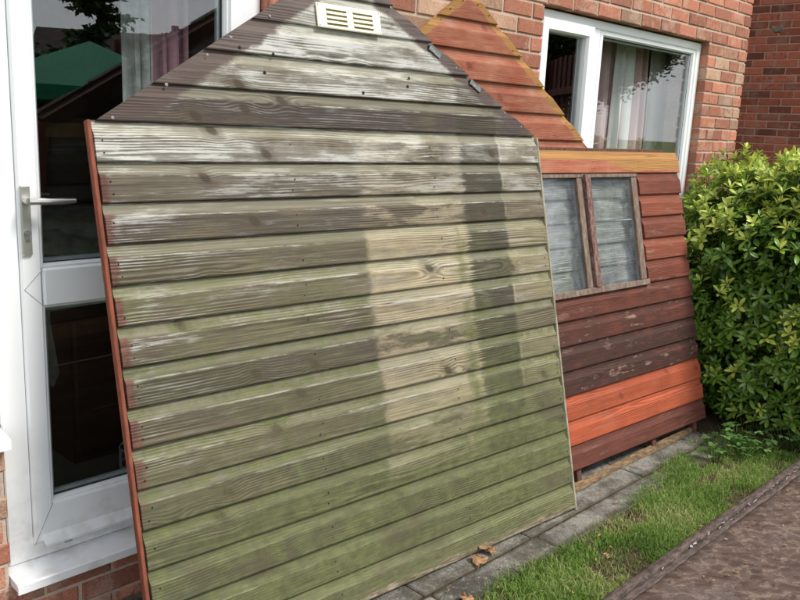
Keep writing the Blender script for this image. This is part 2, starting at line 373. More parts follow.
def edge_gable(k, c, x, y, nA, nB, g1):
    d = (y + .64) - (.667 - (x + .262).ab() * .684 + .64)
    return k.mix(k.ss(d + (nB - .5) * .03 + (nA - .5) * .03, -.043, -.036) * k.ss(y, .05, .06), c, raw(k, g1))
painted('painted_side', edge_side); painted('painted_gable', edge_gable)
k = Mat('grey_cladding', .9, .15); x, y, z = k.co(); r, row, knot, near, g1, g2 = boards_grain(k, x, y, HB)
nC = k.noise(k.vec(x * 3 + r * 9, y * 10, row), 2, 6, .66)
c = k.mix(k.ss(nC * .7 - (g1 - .5) * 1.0, .25, .60), (.17, .16, .145), (.46, .455, .44)); c = k.mix(knot * .6, c, (.05, .04, .04))
M['grey_cladding'] = k.set(c, g1 * -1.0, .6, .003)
def batten(name, a, b, along_x=False):
    k = Mat(name, .8, .2); x, y, z = k.co()
    if along_x: x, y = y, x
    v = k.vec(x * 14, y * 2.5, z * 14); n = k.noise(v, 3, 6, .62, .6); n2 = k.noise(k.vec(x * 3, y, z * 3), 22, 6, .7)
    M[name] = k.set(k.mul(k.mix(k.ss(n2, .4, .62), a, b), k.ss(n, .3, .7, 1.15, .7)), n, .4, .003)
batten('red_batten', (.23, .07, .038), (.17, .055, .035)); batten('raw_batten', (.40, .27, .13), (.30, .20, .10))
batten('old_batten', (.27, .17, .085), (.11, .08, .055), True); batten('pale_batten', (.36, .32, .23), (.25, .23, .16)); batten('brown_batten', (.13, .06, .04), (.075, .04, .03))
batten('worn_frame', (.17, .105, .080), (.22, .18, .145))
batten('worn_red', (.15, .058, .048), (.24, .18, .155))
k = Mat('cream_plastic', .45, .4); x, y, z = k.co(); M['cream_plastic'] = k.set(k.mix(k.ss(k.noise(k.vec(x, y, z), 20, 4), .5, .75) * .4, (.84, .79, .60), (.66, .61, .43)))
def paving():
    k = Mat('paving', .92, .15); x, y, z = k.world(); v = k.vec(x, y, z); n = k.noise(v, 4, 6, .68); n2 = k.noise(v, 48, 6, .72); n3 = k.noise(v, 170, 4, .65); r = k.rnd()
    c = k.mix(k.ss(n, .36, .64), (.080, .075, .064), (.235, .22, .19)); c = k.mul(c, k.ss(r, 0, 1, .85, 1.15))
    c = k.mix(k.ss(n2, .54, .68) * .6, c, (.38, .365, .33)); c = k.mix(k.ss(n2, .46, .34) * .6, c, (.06, .055, .048)); c = k.mul(c, k.ss(n3, .3, .7, .65, 1.3))
    d = k.noise(v, 7, 6, .66); c = k.mix(k.ss(d, .50, .64) * .65, c, (.080, .068, .042))
    nj = (d - .5) * .07                                     # soil and moss trodden in along the joint and the grass edge
    c = k.mix(k.ss((y - 1.722 + nj).ab(), .022, .004) * .8, c, (.055, .048, .030)); c = k.mix(k.ss(y + nj * 1.4, 1.640, 1.600) * .8, c, (.050, .046, .026))
    M['paving'] = k.set(c, n2 * .8 + n3 * .5 + n * .3, .85, .008)
paving()
def soil():
    k = Mat('soil', .95, .1); x, y, z = k.world(); v = k.vec(x, y, 0); n = k.noise(v, 30, 6, .7); n2 = k.noise(v, 3, 4)
    c = k.mix(k.ss(n, .35, .7), (.030, .022, .014), (.085, .062, .038))
    lawn = k.mix(k.ss(k.noise(v, 60, 4), .3, .7), (.045, .085, .020), (.10, .16, .035))
    far = k.ss(y + (n2 - .5) * .4, .0, -.6).mx(k.ss(x, 5.6, 6.3)); M['soil'] = k.set(k.mix(far, c, lawn), n, .8, .012)
soil()
def sheet_mat():
    k = Mat('strand_board', .72, .3); x, y, z = k.world()
    w1 = k.noise(k.vec(x, y, 0), 5, 4, .55); w2 = k.noise(k.vec(x, y, 6), 14, 3, .5)
    def strands(a, sc, st, seed):                        # overlapping wavy strands lying at angle a
        u = x * math.cos(a) + y * math.sin(a); q = y * math.cos(a) - x * math.sin(a)
        return k.noise(k.vec(u * sc, (q + w1 * .10 + w2 * .025) * sc * st, seed), 1, 4, .58, .5)
    s1, s2, s3 = strands(-.45, 7, 4.4, 2), strands(-.85, 8, 4.2, 7), strands(-.05, 10, 3.6, 12)
    pick = k.noise(k.vec(x, y, 20), 11, 3, .6)
    t_ = s1 * k.ss(pick, .42, .55) + s2 * k.ss(pick, .58, .46) * .95 + (s3 - .5) * .35
    n = k.noise(k.vec(x, y, 0), 3.2, 5, .62, .5); n3 = k.noise(k.vec(x, y, 3), 130, 4, .6)
    c = k.mix(k.ss(t_, .28, .76), (.058, .037, .029), (.118, .080, .063))
    c = k.mix(k.ss(t_ + (n3 - .5) * .2, .63, .78) * .45, c, (.23, .17, .135))
    c = k.mix(k.ss(n, .55, .72) * .5, c, (.120, .105, .105)); c = k.mix(k.ss(n, .47, .3) * .55, c, (.050, .030, .024))
    fb = k.noise(k.vec((x * .9 - y * .45) * 14, (y * .9 + x * .45 + w1 * .08) * 190, 5), 1, 4, .6); c = k.mul(c, k.ss(n3 * .5 + fb * .6, .35, .75, .72, 1.28))
    M['strand_board'] = k.set(c, t_ + n3 * .3, .4, .004, k.ss(t_, .3, .7, .55, .85))
sheet_mat()
batten('edging_timber', (.125, .095, .08), (.055, .042, .037), True); plain('felt_scrap', (.36, .32, .30), .8, .2, .35, 60)
def leafmat(name, ramp, rough=.35, spec=.5, trans=.25):
    k = Mat(name, rough, spec); t = k.at('tone'); r = k.rnd(); x, y, z = k.co(); wx, wy, wz = k.world()
    n = k.noise(k.vec(wx, wy, wz), 6, 3); q = t + (r - .5) * .14 + (n - .5) * .25
    c = k.mix(k.ss(q, .0, .45), ramp[0], ramp[1]); c = k.mix(k.ss(q, .5, .95), c, ramp[2])
    k.set(c); p = k.b; tr = k.g.nodes.new('ShaderNodeBsdfTranslucent'); k.g.links.new(c.k, tr.inputs[0])
    mxx = k.g.nodes.new('ShaderNodeMixShader'); mxx.inputs[0].default_value = trans
    o = k.g.nodes['Material Output']; k.g.links.new(p.outputs[0], mxx.inputs[1]); k.g.links.new(tr.outputs[0], mxx.inputs[2]); k.g.links.new(mxx.outputs[0], o.inputs[0])
    M[name] = k.m
leafmat('shrub_leaf', [(.032, .085, .014), (.150, .280, .036), (.58, .66, .13)], .3, .5)
leafmat('grass_blade', [(.065, .135, .024), (.20, .33, .065), (.45, .44, .20)], .55, .25, .3)
leafmat('weed_leaf', [(.04, .10, .022), (.085, .19, .04), (.17, .30, .09)], .45, .4)
leafmat('tree_leaf', [(.012, .026, .010), (.03, .06, .018), (.07, .11, .03)], .5, .3)
k = Mat('dry_leaf', .8, .2); x, y, z = k.co(); n = k.noise(k.vec(x, y, z), 70, 5, .6); M['dry_leaf'] = k.set(k.mix(k.ss(n, .35, .65), (.42, .255, .13), (.20, .11, .055)), n, .6, .003)
plain('bark', (.075, .06, .045), .9, .1, .4, 40, .6)
plain('green_canvas', (.010, .15, .085), .8, .2, .1, 4); plain('fence_wood', (.115, .042, .036), .85, .15, .4, 12)
plain('grey_patch', (.21, .18, .155), .9, .1, .4, 40); plain('roof_tile', (.055, .040, .038), .85, .15, .35, 3, .4); plain('render', (.42, .36, .30), .9)

# ------------------------------------------------------------------ ground
g = MB(); g.add([(-150, -200, -.02), (200, -200, -.02), (200, 150, -.02), (-150, 150, -.02)], [(0, 1, 2, 3)])
tag(g.build('ground', 'soil'), kind='structure')
path = MB(); path.box(-1.2, 4.4, 1.60, 2.40, -.12, -.011)
pav = tag(path.build('pavement', 'soil'), kind='structure')
def slab(x0, x1, y0, y1, dz=0, rz=0):
    s = MB(); s.bbox(-(x1 - x0) / 2, (x1 - x0) / 2, -(y1 - y0) / 2, (y1 - y0) / 2, -.045, 0, .006)
    o = s.build('paving_slab', 'paving', pav); o.location = ((x0 + x1) / 2, (y0 + y1) / 2, dz); o.rotation_euler = (random.uniform(-.003, .003), random.uniform(-.003, .003), rz)
xs = [-.55, .08, .71, 1.35, 1.99, 2.63, 3.56, 4.19, 4.38]
for i in range(len(xs) - 1):
    slab(xs[i] + .004, xs[i + 1] - .004, 1.727, 2.395, random.uniform(-.004, -.001))
    slab(xs[i] + .025 + .004, xs[i + 1] + .025 - .004, 1.596, 1.721, random.uniform(-.009, -.005), random.uniform(-.006, .006))

# ------------------------------------------------------------------ the house
house = tag(empty('house', (2.5, WY, HZ)), 'red brick house with white door and window behind the shed panels', 'house')
HL = Matrix.Translation((-2.5, -WY, 0))
OPEN = [(-.52, .848, .60, 2.139), (.848, 1.80, .114, 2.139), (3.40, 5.20, .99, 2.139)]
XC = 5.782; COURSE0 = .039; ZTOP = 3.0
CO = [(OPEN[0][0] - .006, .842, OPEN[0][2], 2.145), (.842, 1.806, OPEN[1][2], 2.145), (3.394, 5.206, OPEN[2][2], 2.145)]
core = MB(); X_ = sorted({-1.2, XC - .012, *[o[0] for o in CO], *[o[1] for o in CO]}); Z_ = sorted({-.3, ZTOP, *[o[2] for o in CO], *[o[3] for o in CO]})
for i in range(len(X_) - 1):
    for j in range(len(Z_) - 1):
        a, b = (X_[i] + X_[i + 1]) / 2, (Z_[j] + Z_[j + 1]) / 2
        if not any(o[0] < a < o[1] and o[2] < b < o[3] for o in CO): core.box(X_[i], X_[i + 1], WY + .0035, WY + .25, Z_[j], Z_[j + 1])
core.box(XC - .25, XC - .012, WY + .25, 9, -.3, ZTOP)
wall = core.build('wall', 'mortar', house); wall.matrix_local = HL
up = MB(); up.box(-1.2, XC, WY, 9, ZTOP, 5.4); up.box(-6, -1.2, WY, 9, -.3, 5.4); o = up.build('upper_wall', 'far_brickwork', house); o.matrix_local = HL
rf = MB(); rf.add([(-6.3, WY - .4, 5.35), (6.1, WY - .4, 5.35), (6.1, 5.8, 8.0), (-6.3, 5.8, 8.0), (-6.3, WY - .4, 5.5), (6.1, WY - .4, 5.5), (6.1, 5.8, 8.15), (-6.3, 5.8, 8.15), (-6.3, 9.3, 5.5), (6.1, 9.3, 5.5)],
                  [(0, 1, 2, 3), (4, 5, 6, 7), (0, 1, 5, 4), (1, 2, 6, 5), (0, 3, 7, 4), (7, 6, 9, 8)])
o = rf.build('roof', 'roof_tile', house); o.matrix_local = HL
bmeshes = {}
def brick_mesh(L, mat, depth=.10, h=.0635, facing='Y'):
    key = (round(L, 3), mat, facing)
    if key not in bmeshes:
        lst = []
        for var in range(3):
            rr = random.Random(var * 7 + int(L * 1000)); s = MB(); a, b = L / 2, h / 2; c_ = .004
            j = lambda: rr.uniform(-.0012, .0012)
            fr_ = [(-a + c_ + j(), -.0025, -b + c_ + j()), (a - c_ + j(), -.0025, -b + c_ + j()), (a - c_ + j(), -.0025, b - c_ + j()), (-a + c_ + j(), -.0025, b - c_ + j())]
            mid = [(-a, .001, -b), (a, .001, -b), (a, .001, b), (-a, .001, b)]; bk = [(p[0], depth, p[2]) for p in mid]
            s.add(fr_ + mid + bk, [(0, 1, 2, 3)] + [(i, 4 + i, 4 + (i + 1) % 4, (i + 1) % 4) for i in range(4)] + [(4 + i, 8 + i, 8 + (i + 1) % 4, 4 + (i + 1) % 4) for i in range(4)])
            lst.append(s.mesh('brick', mat))
        bmeshes[key] = lst
    return random.choice(bmeshes[key])
def in_view(p):
    px, py = project(p)
    if not (-25 < px < 825 and -25 < py < 625): return False
    if px > 700: return py < 215
    if px > 375: return py < 45 + max(0, (px - 430) * .9)          # beside the gables, above the window
    if px > 225: return py < 40
    return py > 430
fullL = []; rest = MB()
k0 = -2; k = k0
while COURSE0 + .075 * k < ZTOP:
    zc = COURSE0 + .075 * k + .0375
    off = 4.886 + (.1125 if (k - 29) % 2 else 0)
    i0 = math.floor((-1.2 - off) / .225)
    x = off + .225 * i0
    while x < XC:
        if COURSE0 < zc and OPEN[2][2] - .02 < zc < OPEN[2][3] and x > 5.1: break
        segs = [(max(x + .006, -1.2), min(x + .219, XC))]
        for o_ in OPEN:
            if o_[2] - .02 < zc < o_[3]:
                ns = []
                for a, b in segs:
                    if b <= o_[0] or a >= o_[1]: ns.append((a, b)); continue
                    if a < o_[0]: ns.append((a, o_[0]))
                    if b > o_[1]: ns.append((o_[1], b))
                segs = ns
        for a, b in segs:
            if b - a < .03: continue
            p = ((a + b) / 2, WY, zc)
            if in_view((p[0], p[1], zc + HZ)): fullL.append((p, b - a))
            else:
                d = random.uniform(-.0015, .0015); q = b - a
                rest.box(a, b, WY + d, WY + .1, zc - .0325, zc + .0325)
        x += .225
    if OPEN[2][2] - .02 < zc < OPEN[2][3]:               # closers between the window and the corner
        a = OPEN[2][1]
        for L in ((.214, .214, .133) if k % 2 else (.101, .214, .131, .105)):
            p = (a + L / 2, WY, zc); a += L + .0105
            if in_view((p[0], p[1], zc + HZ)): fullL.append((p, L))
            else: rest.box(p[0] - L / 2, p[0] + L / 2, WY, WY + .1, zc - .0325, zc + .0325)
    k += 1
fullL.sort(key=lambda t: (Vector(t[0]) - CAM).length)
for p, L in fullL[300:]: rest.box(p[0] - L / 2, p[0] + L / 2, WY, WY + .1, p[2] - .0325, p[2] + .0325)
for p, L in fullL[:300]:
    o = link('brick', brick_mesh(L, 'brick'), wall)
    o.matrix_local = Matrix.Translation((p[0], WY + random.uniform(-.0015, .0015), p[2])) @ Matrix.Rotation(random.uniform(-.006, .006), 4, 'Y') @ Matrix.Rotation(random.uniform(-.006, .006), 4, 'Z')
print('house bricks', len(fullL))
# the corner's return face
rm = MB()
for k in range(-2, 39):
    zc = COURSE0 + .075 * k + .0375; yy = WY + .107 + (.1125 if k % 2 else 0)
    if k % 2: rm.box(XC - .1, XC, WY + .11, WY + .21, zc - .0325, zc + .0325)
    while yy < 5.5: rm.box(XC - .1, XC + random.uniform(-.001, .001), yy, yy + .215, zc - .0325, zc + .0325); yy += .225
tag(rest.build('brick_courses', 'brick', wall), kind='stuff'); tag(rm.build('brick_courses', 'brick', wall), kind='stuff')

FY = WY + .05                       # front of the frames
def ring(s, x0, x1, z0, z1, w_, y0, y1, wb=None, wt=None, b=.004):
    """a mitred rectangular frame with chamfered front edges"""
    wb = w_ if wb is None else wb; wt = w_ if wt is None else wt
    def loop(i, y, e=0): return [(x0 + w_ * i + e, y, z0 + wb * i + e), (x1 - w_ * i - e, y, z0 + wb * i + e), (x1 - w_ * i - e, y, z1 - wt * i - e), (x0 + w_ * i + e, y, z1 - wt * i - e)]
    L = [loop(0, y1), loop(0, y0 + b), loop(0, y0, b), loop(1, y0, -b), loop(1, y0 + b * 2), loop(1, y1)]
    vs = sum(L, []); n = len(L)
    s.add(vs, [(a * 4 + i, a * 4 + (i + 1) % 4, ((a + 1) % n) * 4 + (i + 1) % 4, ((a + 1) % n) * 4 + i) for a in range(n) for i in range(4)])
def part(name, mat, parent, fn, **kw):
    s = MB(); fn(s); o = s.build(name, mat, parent, **kw); return o
def pane(parent, x0, x1, z0, z1, y):
    part('glass_pane', 'glass', parent, lambda s: s.box(x0, x1, y, y + .004, z0, z1))
    part('gasket', 'gasket', parent, lambda s: ring(s, x0 - .004, x1 + .004, z0 - .004, z1 + .004, .009, y - .006, y + .0, b=.001))
    part('spacer_bar', 'spacer', parent, lambda s: ring(s, x0 + .002, x1 - .002, z0 + .002, z1 - .002, .012, y + .006, y + .02, b=.001))
# door
door = part('door', 'white_plastic', house, lambda s: ring(s, .862, 1.795, .150, 2.135, .078, FY, FY + .075)); door.matrix_local = HL
leaf = part('door_leaf', 'white_plastic', door, lambda s: (ring(s, .938, 1.722, .205, 2.06, .062, FY - .012, FY + .06, wb=.125, wt=.06, b=.006), s.bbox(1.001, 1.66, FY - .0125, FY + .06, .968, 1.085, .006)))
def bead(s, x0, x1, z0, z1): ring(s, x0, x1, z0, z1, .014, FY - .002, FY + .03, b=.006)
part('glazing_bead', 'white_plastic', door, lambda s: bead(s, .998, 1.664, 1.083, 2.004)); part('glazing_bead', 'white_plastic', door, lambda s: bead(s, .998, 1.664, .326, .972))
pane(door, 1.010, 1.652, 1.095, 1.992, FY + .025); pane(door, 1.010, 1.652, .338, .960, FY + .025)
part('weather_bar', 'white_plastic', door, lambda s: s.prism([(FY - .035, .205), (FY - .012, .232), (FY - .012, .203), (FY - .035, .198)], .965, 1.70))
part('door_sill', 'white_plastic', door, lambda s: s.prism([(FY + .06, .150), (FY, .149), (WY - .052, .138), (WY - .056, .134), (WY - .056, .108), (WY - .048, .108), (WY - .048, .116), (FY + .06, .118)], .846, 1.86))
def seam(xa, za, xb, zb):
    a, b = Vector((xa, FY - .0131, za)), Vector((xb, FY - .0131, zb)); d = (b - a).normalized(); n = Vector((d.z, 0, -d.x)) * .0009; e = Vector((0, .002, 0))
    part('weld_seam', 'seam', door, lambda s: s.add([a - n, b - n, b + n, a + n, a - n + e, b - n + e, b + n + e, a + n + e], [(0, 1, 2, 3), (4, 5, 6, 7), (0, 1, 5, 4), (3, 2, 6, 7)]))
for sx, x0 in ((1, .945), (-1, 1.715)):
    for z in (.970, 1.083): seam(x0, 1.0265, x0 + sx * .055, z)
seam(.939, .206, .999, .329); seam(1.721, .206, 1.661, .329)
part('drain_cap', 'spacer', door, lambda s: s.bbox(1.035, 1.062, FY - .004, FY + .002, .170, .178, .002))
HX = .957
def handle(s):
    s.bbox(HX - .015, HX + .015, FY - .022, FY - .012, 1.128, 1.335, .004)
    yb = FY - .022
    s.tube([(HX, yb, 1.292), (HX, yb - .03, 1.292)], .0115, 12)
    pts = [(HX - .002, yb - .036, 1.292), (HX + .02, yb - .044, 1.2925), (HX + .05, yb - .046, 1.291), (HX + .09, yb - .046, 1.290), (HX + .128, yb - .044, 1.290)]
    s.tube(pts, [.011, .0105, .009, .0085, .0065], 10)
part('door_handle', 'satin_metal', door, handle, smooth=False)
part('lock_cylinder', 'dull_metal', door, lambda s: (s.tube([(HX, FY - .0215, 1.197), (HX, FY - .029, 1.197)], .0085, 12), s.bbox(HX - .005, HX + .005, FY - .028, FY - .0215, 1.172, 1.196, .002)))
# side window left of the door
sw = part('window', 'white_plastic', house, lambda s: ring(s, -.515, .8615, .62, 2.135, .075, FY + .002, FY + .072)); sw.matrix_local = HL
pane(sw, -.44, .786, .695, 2.06, FY + .03)
part('window_sill', 'white_plastic', sw, lambda s: s.prism([(FY + .06, .622), (FY, .620), (WY - .040, .606), (WY - .046, .600), (WY - .046, .575), (WY - .036, .575), (FY + .06, .598)], -.53, .853))
# big window
win = part('window', 'white_plastic', house, lambda s: (ring(s, 3.403, 5.197, 1.02, 2.136, .055, FY, FY + .07, wt=.045), s.bbox(3.915, 4.0, FY + .001, FY + .07, 1.074, 2.092, .004)))
win.matrix_local = HL
part('sash', 'white_plastic', win, lambda s: ring(s, 3.448, 3.925, 1.068, 2.098, .062, FY - .016, FY + .05, b=.008))
part('glazing_bead', 'white_plastic', win, lambda s: ring(s, 4.0, 5.145, 1.072, 2.094, .045, FY + .004, FY + .05, b=.01, wt=.035))
pane(win, 3.502, 3.871, 1.122, 2.044, FY + .02); pane(win, 4.038, 5.106, 1.11, 2.062, FY + .025)
part('window_sill', 'white_plastic', win, lambda s: s.prism([(FY + .06, 1.022), (WY - .04, 1.005), (WY - .04, .975), (FY + .06, .995)], 3.39, 5.21))
part('sealant', 'mortar', win, lambda s: s.bbox(3.394, 3.404, FY + .002, FY + .02, 1.02, 2.136, .002))
# rooms behind
def room(x0, x1, y0, y1, z0, z1):
    s = MB(); s.add([(x0, y0, z0), (x1, y0, z0), (x1, y1, z0), (x0, y1, z0), (x0, y0, z1), (x1, y0, z1), (x1, y1, z1), (x0, y1, z1)], [(0, 1, 2, 3), (7, 6, 5, 4), (1, 2, 6, 5), (2, 3, 7, 6), (3, 0, 4, 7)])
    return s
o = room(-.8, 2.75, WY + .26, 5.8, .12, 2.42).build('room_shell', 'room_wall', house, fix=False); o.matrix_local = HL
o = room(2.85, 5.5, WY + .26, 5.8, .12, 2.42).build('room_shell', 'room_wall', house, fix=False); o.matrix_local = HL

# things indoors seen through the glass
def curtain(name, mat, x0, x1, y, z0, z1, folds, amp, label, rod=False):
    s = MB(); n = int(folds * 10); vs = []; ph = random.uniform(0, 6)
    for z, sq in ((z1, .55), (z1 - .35, .85), ((z0 + z1) / 2, 1), (z0, 1.1)):
        for i in range(n + 1):
            t = i / n; a = t * folds * 2 * math.pi + ph
            vs.append((x0 + (x1 - x0) * t + .008 * math.sin(a * 1.7 + z), y + amp * sq * (math.sin(a) + .35 * math.sin(2.3 * a + 1 + z * .5)), z))
    s.add(vs, [(r_ * (n + 1) + i, r_ * (n + 1) + i + 1, (r_ + 1) * (n + 1) + i + 1, (r_ + 1) * (n + 1) + i) for r_ in range(3) for i in range(n)])
    me = s.mesh(name, mat, True, False); o = link(name, me); md = o.modifiers.new('thickness', 'SOLIDIFY'); md.thickness = .002
    return tag(o, label, 'curtain', 'curtains indoors')
curtain('curtain', 'pink_curtain', 4.46, 5.02, WY + .33, .9, 2.3, 6, .035, 'pink curtain hanging in folds behind the large window pane')
curtain('curtain', 'white_curtain', 4.60, 4.78, WY + .285, .9, 2.3, 1.5, .02, 'pale white lining strip in front of the pink window curtain')
curtain('curtain', 'white_curtain', 5.08, 5.40, WY + .34, .9, 2.3, 2, .015, 'pale cream drape at the right end of the large window')
curtain('curtain', 'mauve_curtain', 1.475, 1.60, WY + .21, .25, 2.25, 2.5, .02, 'mauve curtain hanging behind the right side of the door glass')
curtain('curtain', 'net_curtain', 1.385, 1.47, WY + .235, .25, 2.25, 1.5, .018, 'grey patterned net curtain beside the mauve curtain behind the door')
sofa = tag(empty('sofa', (1.9, 4.0, .18)), 'grey fabric sofa with a rumpled throw, dim behind the door glass', 'sofa')
def blob(s, c_, rx, ry, rz, n=14, m_=9, rough_=.05, seed=0):
    vs = []
    for i in range(m_ + 1):
        th = math.pi * i / m_
        for j in range(n):
            ph = 2 * math.pi * j / n; d = Vector((math.sin(th) * math.cos(ph), math.sin(th) * math.sin(ph), math.cos(th)))
            e = Vector([math.copysign(abs(q) ** .65, q) for q in d]); f_ = 1 + rough_ * 4 * mnoise.noise(d * 2.2 + Vector((seed, 0, 0)))
            vs.append((c_[0] + rx * e.x * f_, c_[1] + ry * e.y * f_, c_[2] + rz * e.z * f_))
    s.add(vs, [(i * n + j, i * n + (j + 1) % n, (i + 1) * n + (j + 1) % n, (i + 1) * n + j) for i in range(m_) for j in range(n)])
SL = lambda p: (p[0] - 1.9, p[1] - 4.0, p[2] - .12)
for nm, c_, d, sd_ in (('seat', (1.95, 3.75, .42), (.75, .42, .22), 1), ('backrest', (2.0, 4.15, .70), (.75, .18, .34), 2), ('armrest', (1.45, 3.7, .60), (.17, .42, .32), 3), ('throw_blanket', (1.85, 3.86, .93), (.34, .26, .15), 5), ('cushion', (1.62, 3.72, .86), (.22, .2, .16), 8)):
    s = MB(); blob(s, SL(c_), *d, rough_=.10, seed=sd_); s.build(nm, 'throw_fabric' if nm in ('throw_blanket', 'cushion') else 'sofa_fabric', sofa, True)
cab = tag(empty('cabinet', (1.5, 3.0, .18)), 'dark red wooden cabinet indoors behind the lower door glass', 'cabinet')
s = MB(); s.box(-.12, .32, .15, .55, 0, .62); s.build('carcass', 'dark_wood', cab)
for a in (0, 1): s = MB(); s.bbox(-.11 + a * .215, .095 + a * .215, .13, .149, .04, .6, .01); s.build('cabinet_door', 'dark_wood', cab)
chair = tag(empty('basket', (1.52, 2.80, .18)), 'small pale wire basket on the floor inside the door', 'basket')
s = MB()
for h_ in (.02, .10, .17): s.tube([(.11 * math.cos(t), .08 * math.sin(t), h_) for t in [i * math.pi / 8 for i in range(17)]], .004, 5)
for i in range(12): t = i * math.pi / 6; s.tube([(.11 * math.cos(t), .08 * math.sin(t), .02), (.11 * math.cos(t), .08 * math.sin(t), .17)], .003, 4)
s.build('wires', 'spacer', chair)

# ------------------------------------------------------------------ the neighbouring house on the right
NX = 8.72
nb = tag(empty('house', (NX, 4, 0)), 'darker red brick neighbouring house beyond the corner at the right', 'house'); NL = Matrix.Translation((-NX, -4, 0))
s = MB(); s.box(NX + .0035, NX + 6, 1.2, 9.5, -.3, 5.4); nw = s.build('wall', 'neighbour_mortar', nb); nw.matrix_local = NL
s = MB(); s.add([(NX - .3, .9, 5.35), (NX + 6.3, .9, 5.35), (NX + 6.3, 9.8, 5.35), (NX - .3, 9.8, 5.35), (NX + 3, .9, 8), (NX + 3, 9.8, 8)], [(0, 1, 2, 3), (0, 3, 5, 4), (1, 2, 5, 4), (0, 1, 4), (2, 3, 5)])
o = s.build('roof', 'roof_tile', nb); o.matrix_local = NL
rest2 = MB(); cnt = 0
for k in range(-2, 71):
    zc = .012 + .075 * k + .0375; y = 1.2 + (.1125 if k % 2 else 0) + .01
    while y < 9.3:
        px, py = project((NX, y + .107, zc))
        if 725 < px < 822 and -12 < py < 200 and cnt < 300:
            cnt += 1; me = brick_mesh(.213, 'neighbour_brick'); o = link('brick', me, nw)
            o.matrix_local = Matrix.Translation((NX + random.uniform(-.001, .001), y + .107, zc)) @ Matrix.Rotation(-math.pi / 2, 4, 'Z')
        elif zc < 3.4 and y < 6: rest2.box(NX + random.uniform(-.001, .001), NX + .05, y, y + .215, zc - .0325, zc + .0325)
        y += .225
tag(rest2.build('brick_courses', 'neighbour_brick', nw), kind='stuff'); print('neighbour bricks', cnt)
pyv = CAM + ray(777, 29) * (NX / ray(777, 29).x)
s = MB(); blob(s, (0, 0, 0), .0045, .06, .032, 12, 6, .3, 4); o = s.build('mortar_patch', 'grey_patch', nw, True); o.matrix_local = Matrix.Translation((NX, pyv.y, pyv.z))
# ------------------------------------------------------------------ shed panels
PROF = [(.0055, -.0018), (.0085, 0), (.074, 0), (.078, -.0016), (.086, -.0068), (.096, -.0108), (.111, -.0120), (.118, -.0120), (.118, -.0170), (.014, -.0170), (.014, -.0112), (.0055, -.0112)]
def frame_of(loc, lean, yaw):
    a = Vector((math.cos(yaw), math.sin(yaw), 0)); n = Vector((-math.sin(yaw), math.cos(yaw), 0)); v = n * math.sin(lean) + Vector((0, 0, math.cos(lean)))
    return Matrix((a, v, a.cross(v))).transposed()
def board(parent, name, mat, v0, uL, uR, h=HB, attrs=None, vmax=None, wob=.0012, gap=0, w0=0):
    sc = h / HB; rr = random.Random(int(v0 * 1e4) + len(parent.children)); s = MB(); e0, e1 = rr.uniform(-.0015, .0015), rr.uniform(-.0015, .0015)
    dw = rr.uniform(-.001, .0012) + w0; tl = rr.uniform(-wob, wob)
    prof = [(v0 + p[0] * sc + (gap if i in (0, 1, 11) else 0), p[1]) for i, p in enumerate(PROF)]
    if vmax is not None: prof = [(min(p[0], vmax), p[1]) for p in prof]
    uLf = (lambda p: uL(p[0]) + e0) if callable(uL) else uL + e0
    uRf = (lambda p: uR(p[0]) + e1) if callable(uR) else uR + e1
    s.prism(prof, uLf, uRf, lambda t, p: (t, p[0] + tl * (t - .9) + (p[0] - v0) * 0, p[1] + dw))
    me = s.mesh(name, mat)
    for k_, val in (attrs or {}).items():
        at = me.attributes.new(k_, 'FLOAT', 'POINT'); at.data.foreach_set('value', [val] * len(me.vertices))
    return link(name, me, parent)
def disc(s, u, v, w_, r_, n=6):
    s.add([(u + r_ * math.cos(2 * math.pi * i / n), v + r_ * math.sin(2 * math.pi * i / n), w_) for i in range(n)] + [(u, v, w_ + r_ * .35)], [(i, (i + 1) % n, n) for i in range(n)])

# ---- front gable
W1 = 1.854; VS = 14 * HB; SLOPE = .632; VA = VS + W1 / 2 * SLOPE
LEAN1, YAW1 = R(13.604), R(-3.987)
p1 = tag(empty('shed_gable_panel', (1.0112 * PS, 1.7991 * PS, .0025), frame_of(None, LEAN1, YAW1), PS), 'large algae-stained grey gable panel of a shed leaning in front', 'shed panel', 'dismantled shed panels leaning on the house')
tbl = {  # row counted from the top of the side: bleach, dark, algae, pale
    -6: (.9, .0, .1, .4), -5: (1.1, .0, .1, .4), -4: (1.15, .0, .1, .4), -3: (1.05, .1, .1, .3), -2: (.8, .25, .15, .2), -1: (.22, .95, .3, .1),
    0: (.80, .2, .35, .46), 1: (.55, .35, .6, .42), 2: (.22, .75, .45, .44), 3: (.30, .3, .9, .9), 4: (.28, .2, 1, 1.1), 5: (.34, .2, 1, 1.1), 6: (.12, .75, .9, .5),
    7: (.22, .35, 1, .75), 8: (.28, .2, 1, 1), 9: (.06, .7, .9, .48), 10: (.12, .4, 1, .5), 11: (.03, .5, .95, .35), 12: (.03, .5, .85, .5), 13: (.06, .75, .7, .45)}
left = lambda v: max(0, (v - VS) / SLOPE); right = lambda v: min(W1, W1 - (v - VS) / SLOPE)
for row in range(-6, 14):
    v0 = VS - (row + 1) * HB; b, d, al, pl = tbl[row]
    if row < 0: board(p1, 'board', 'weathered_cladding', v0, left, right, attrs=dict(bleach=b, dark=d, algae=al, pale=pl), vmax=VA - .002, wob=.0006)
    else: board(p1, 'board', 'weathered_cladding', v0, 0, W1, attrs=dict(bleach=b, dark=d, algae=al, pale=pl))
def bat(parent, name, mat, u0, u1, v0, v1, w0=-.046, w1=-.0172):
    s = MB(); s.bbox(u0, u1, v0, v1, w0, w1, .002); return s.build(name, mat, parent)
bat(p1, 'side_batten', 'red_batten', .022, .060, .0, VS - .004); bat(p1, 'side_batten', 'pale_batten', W1 - .038, W1 - .002, .0, VS - .006)
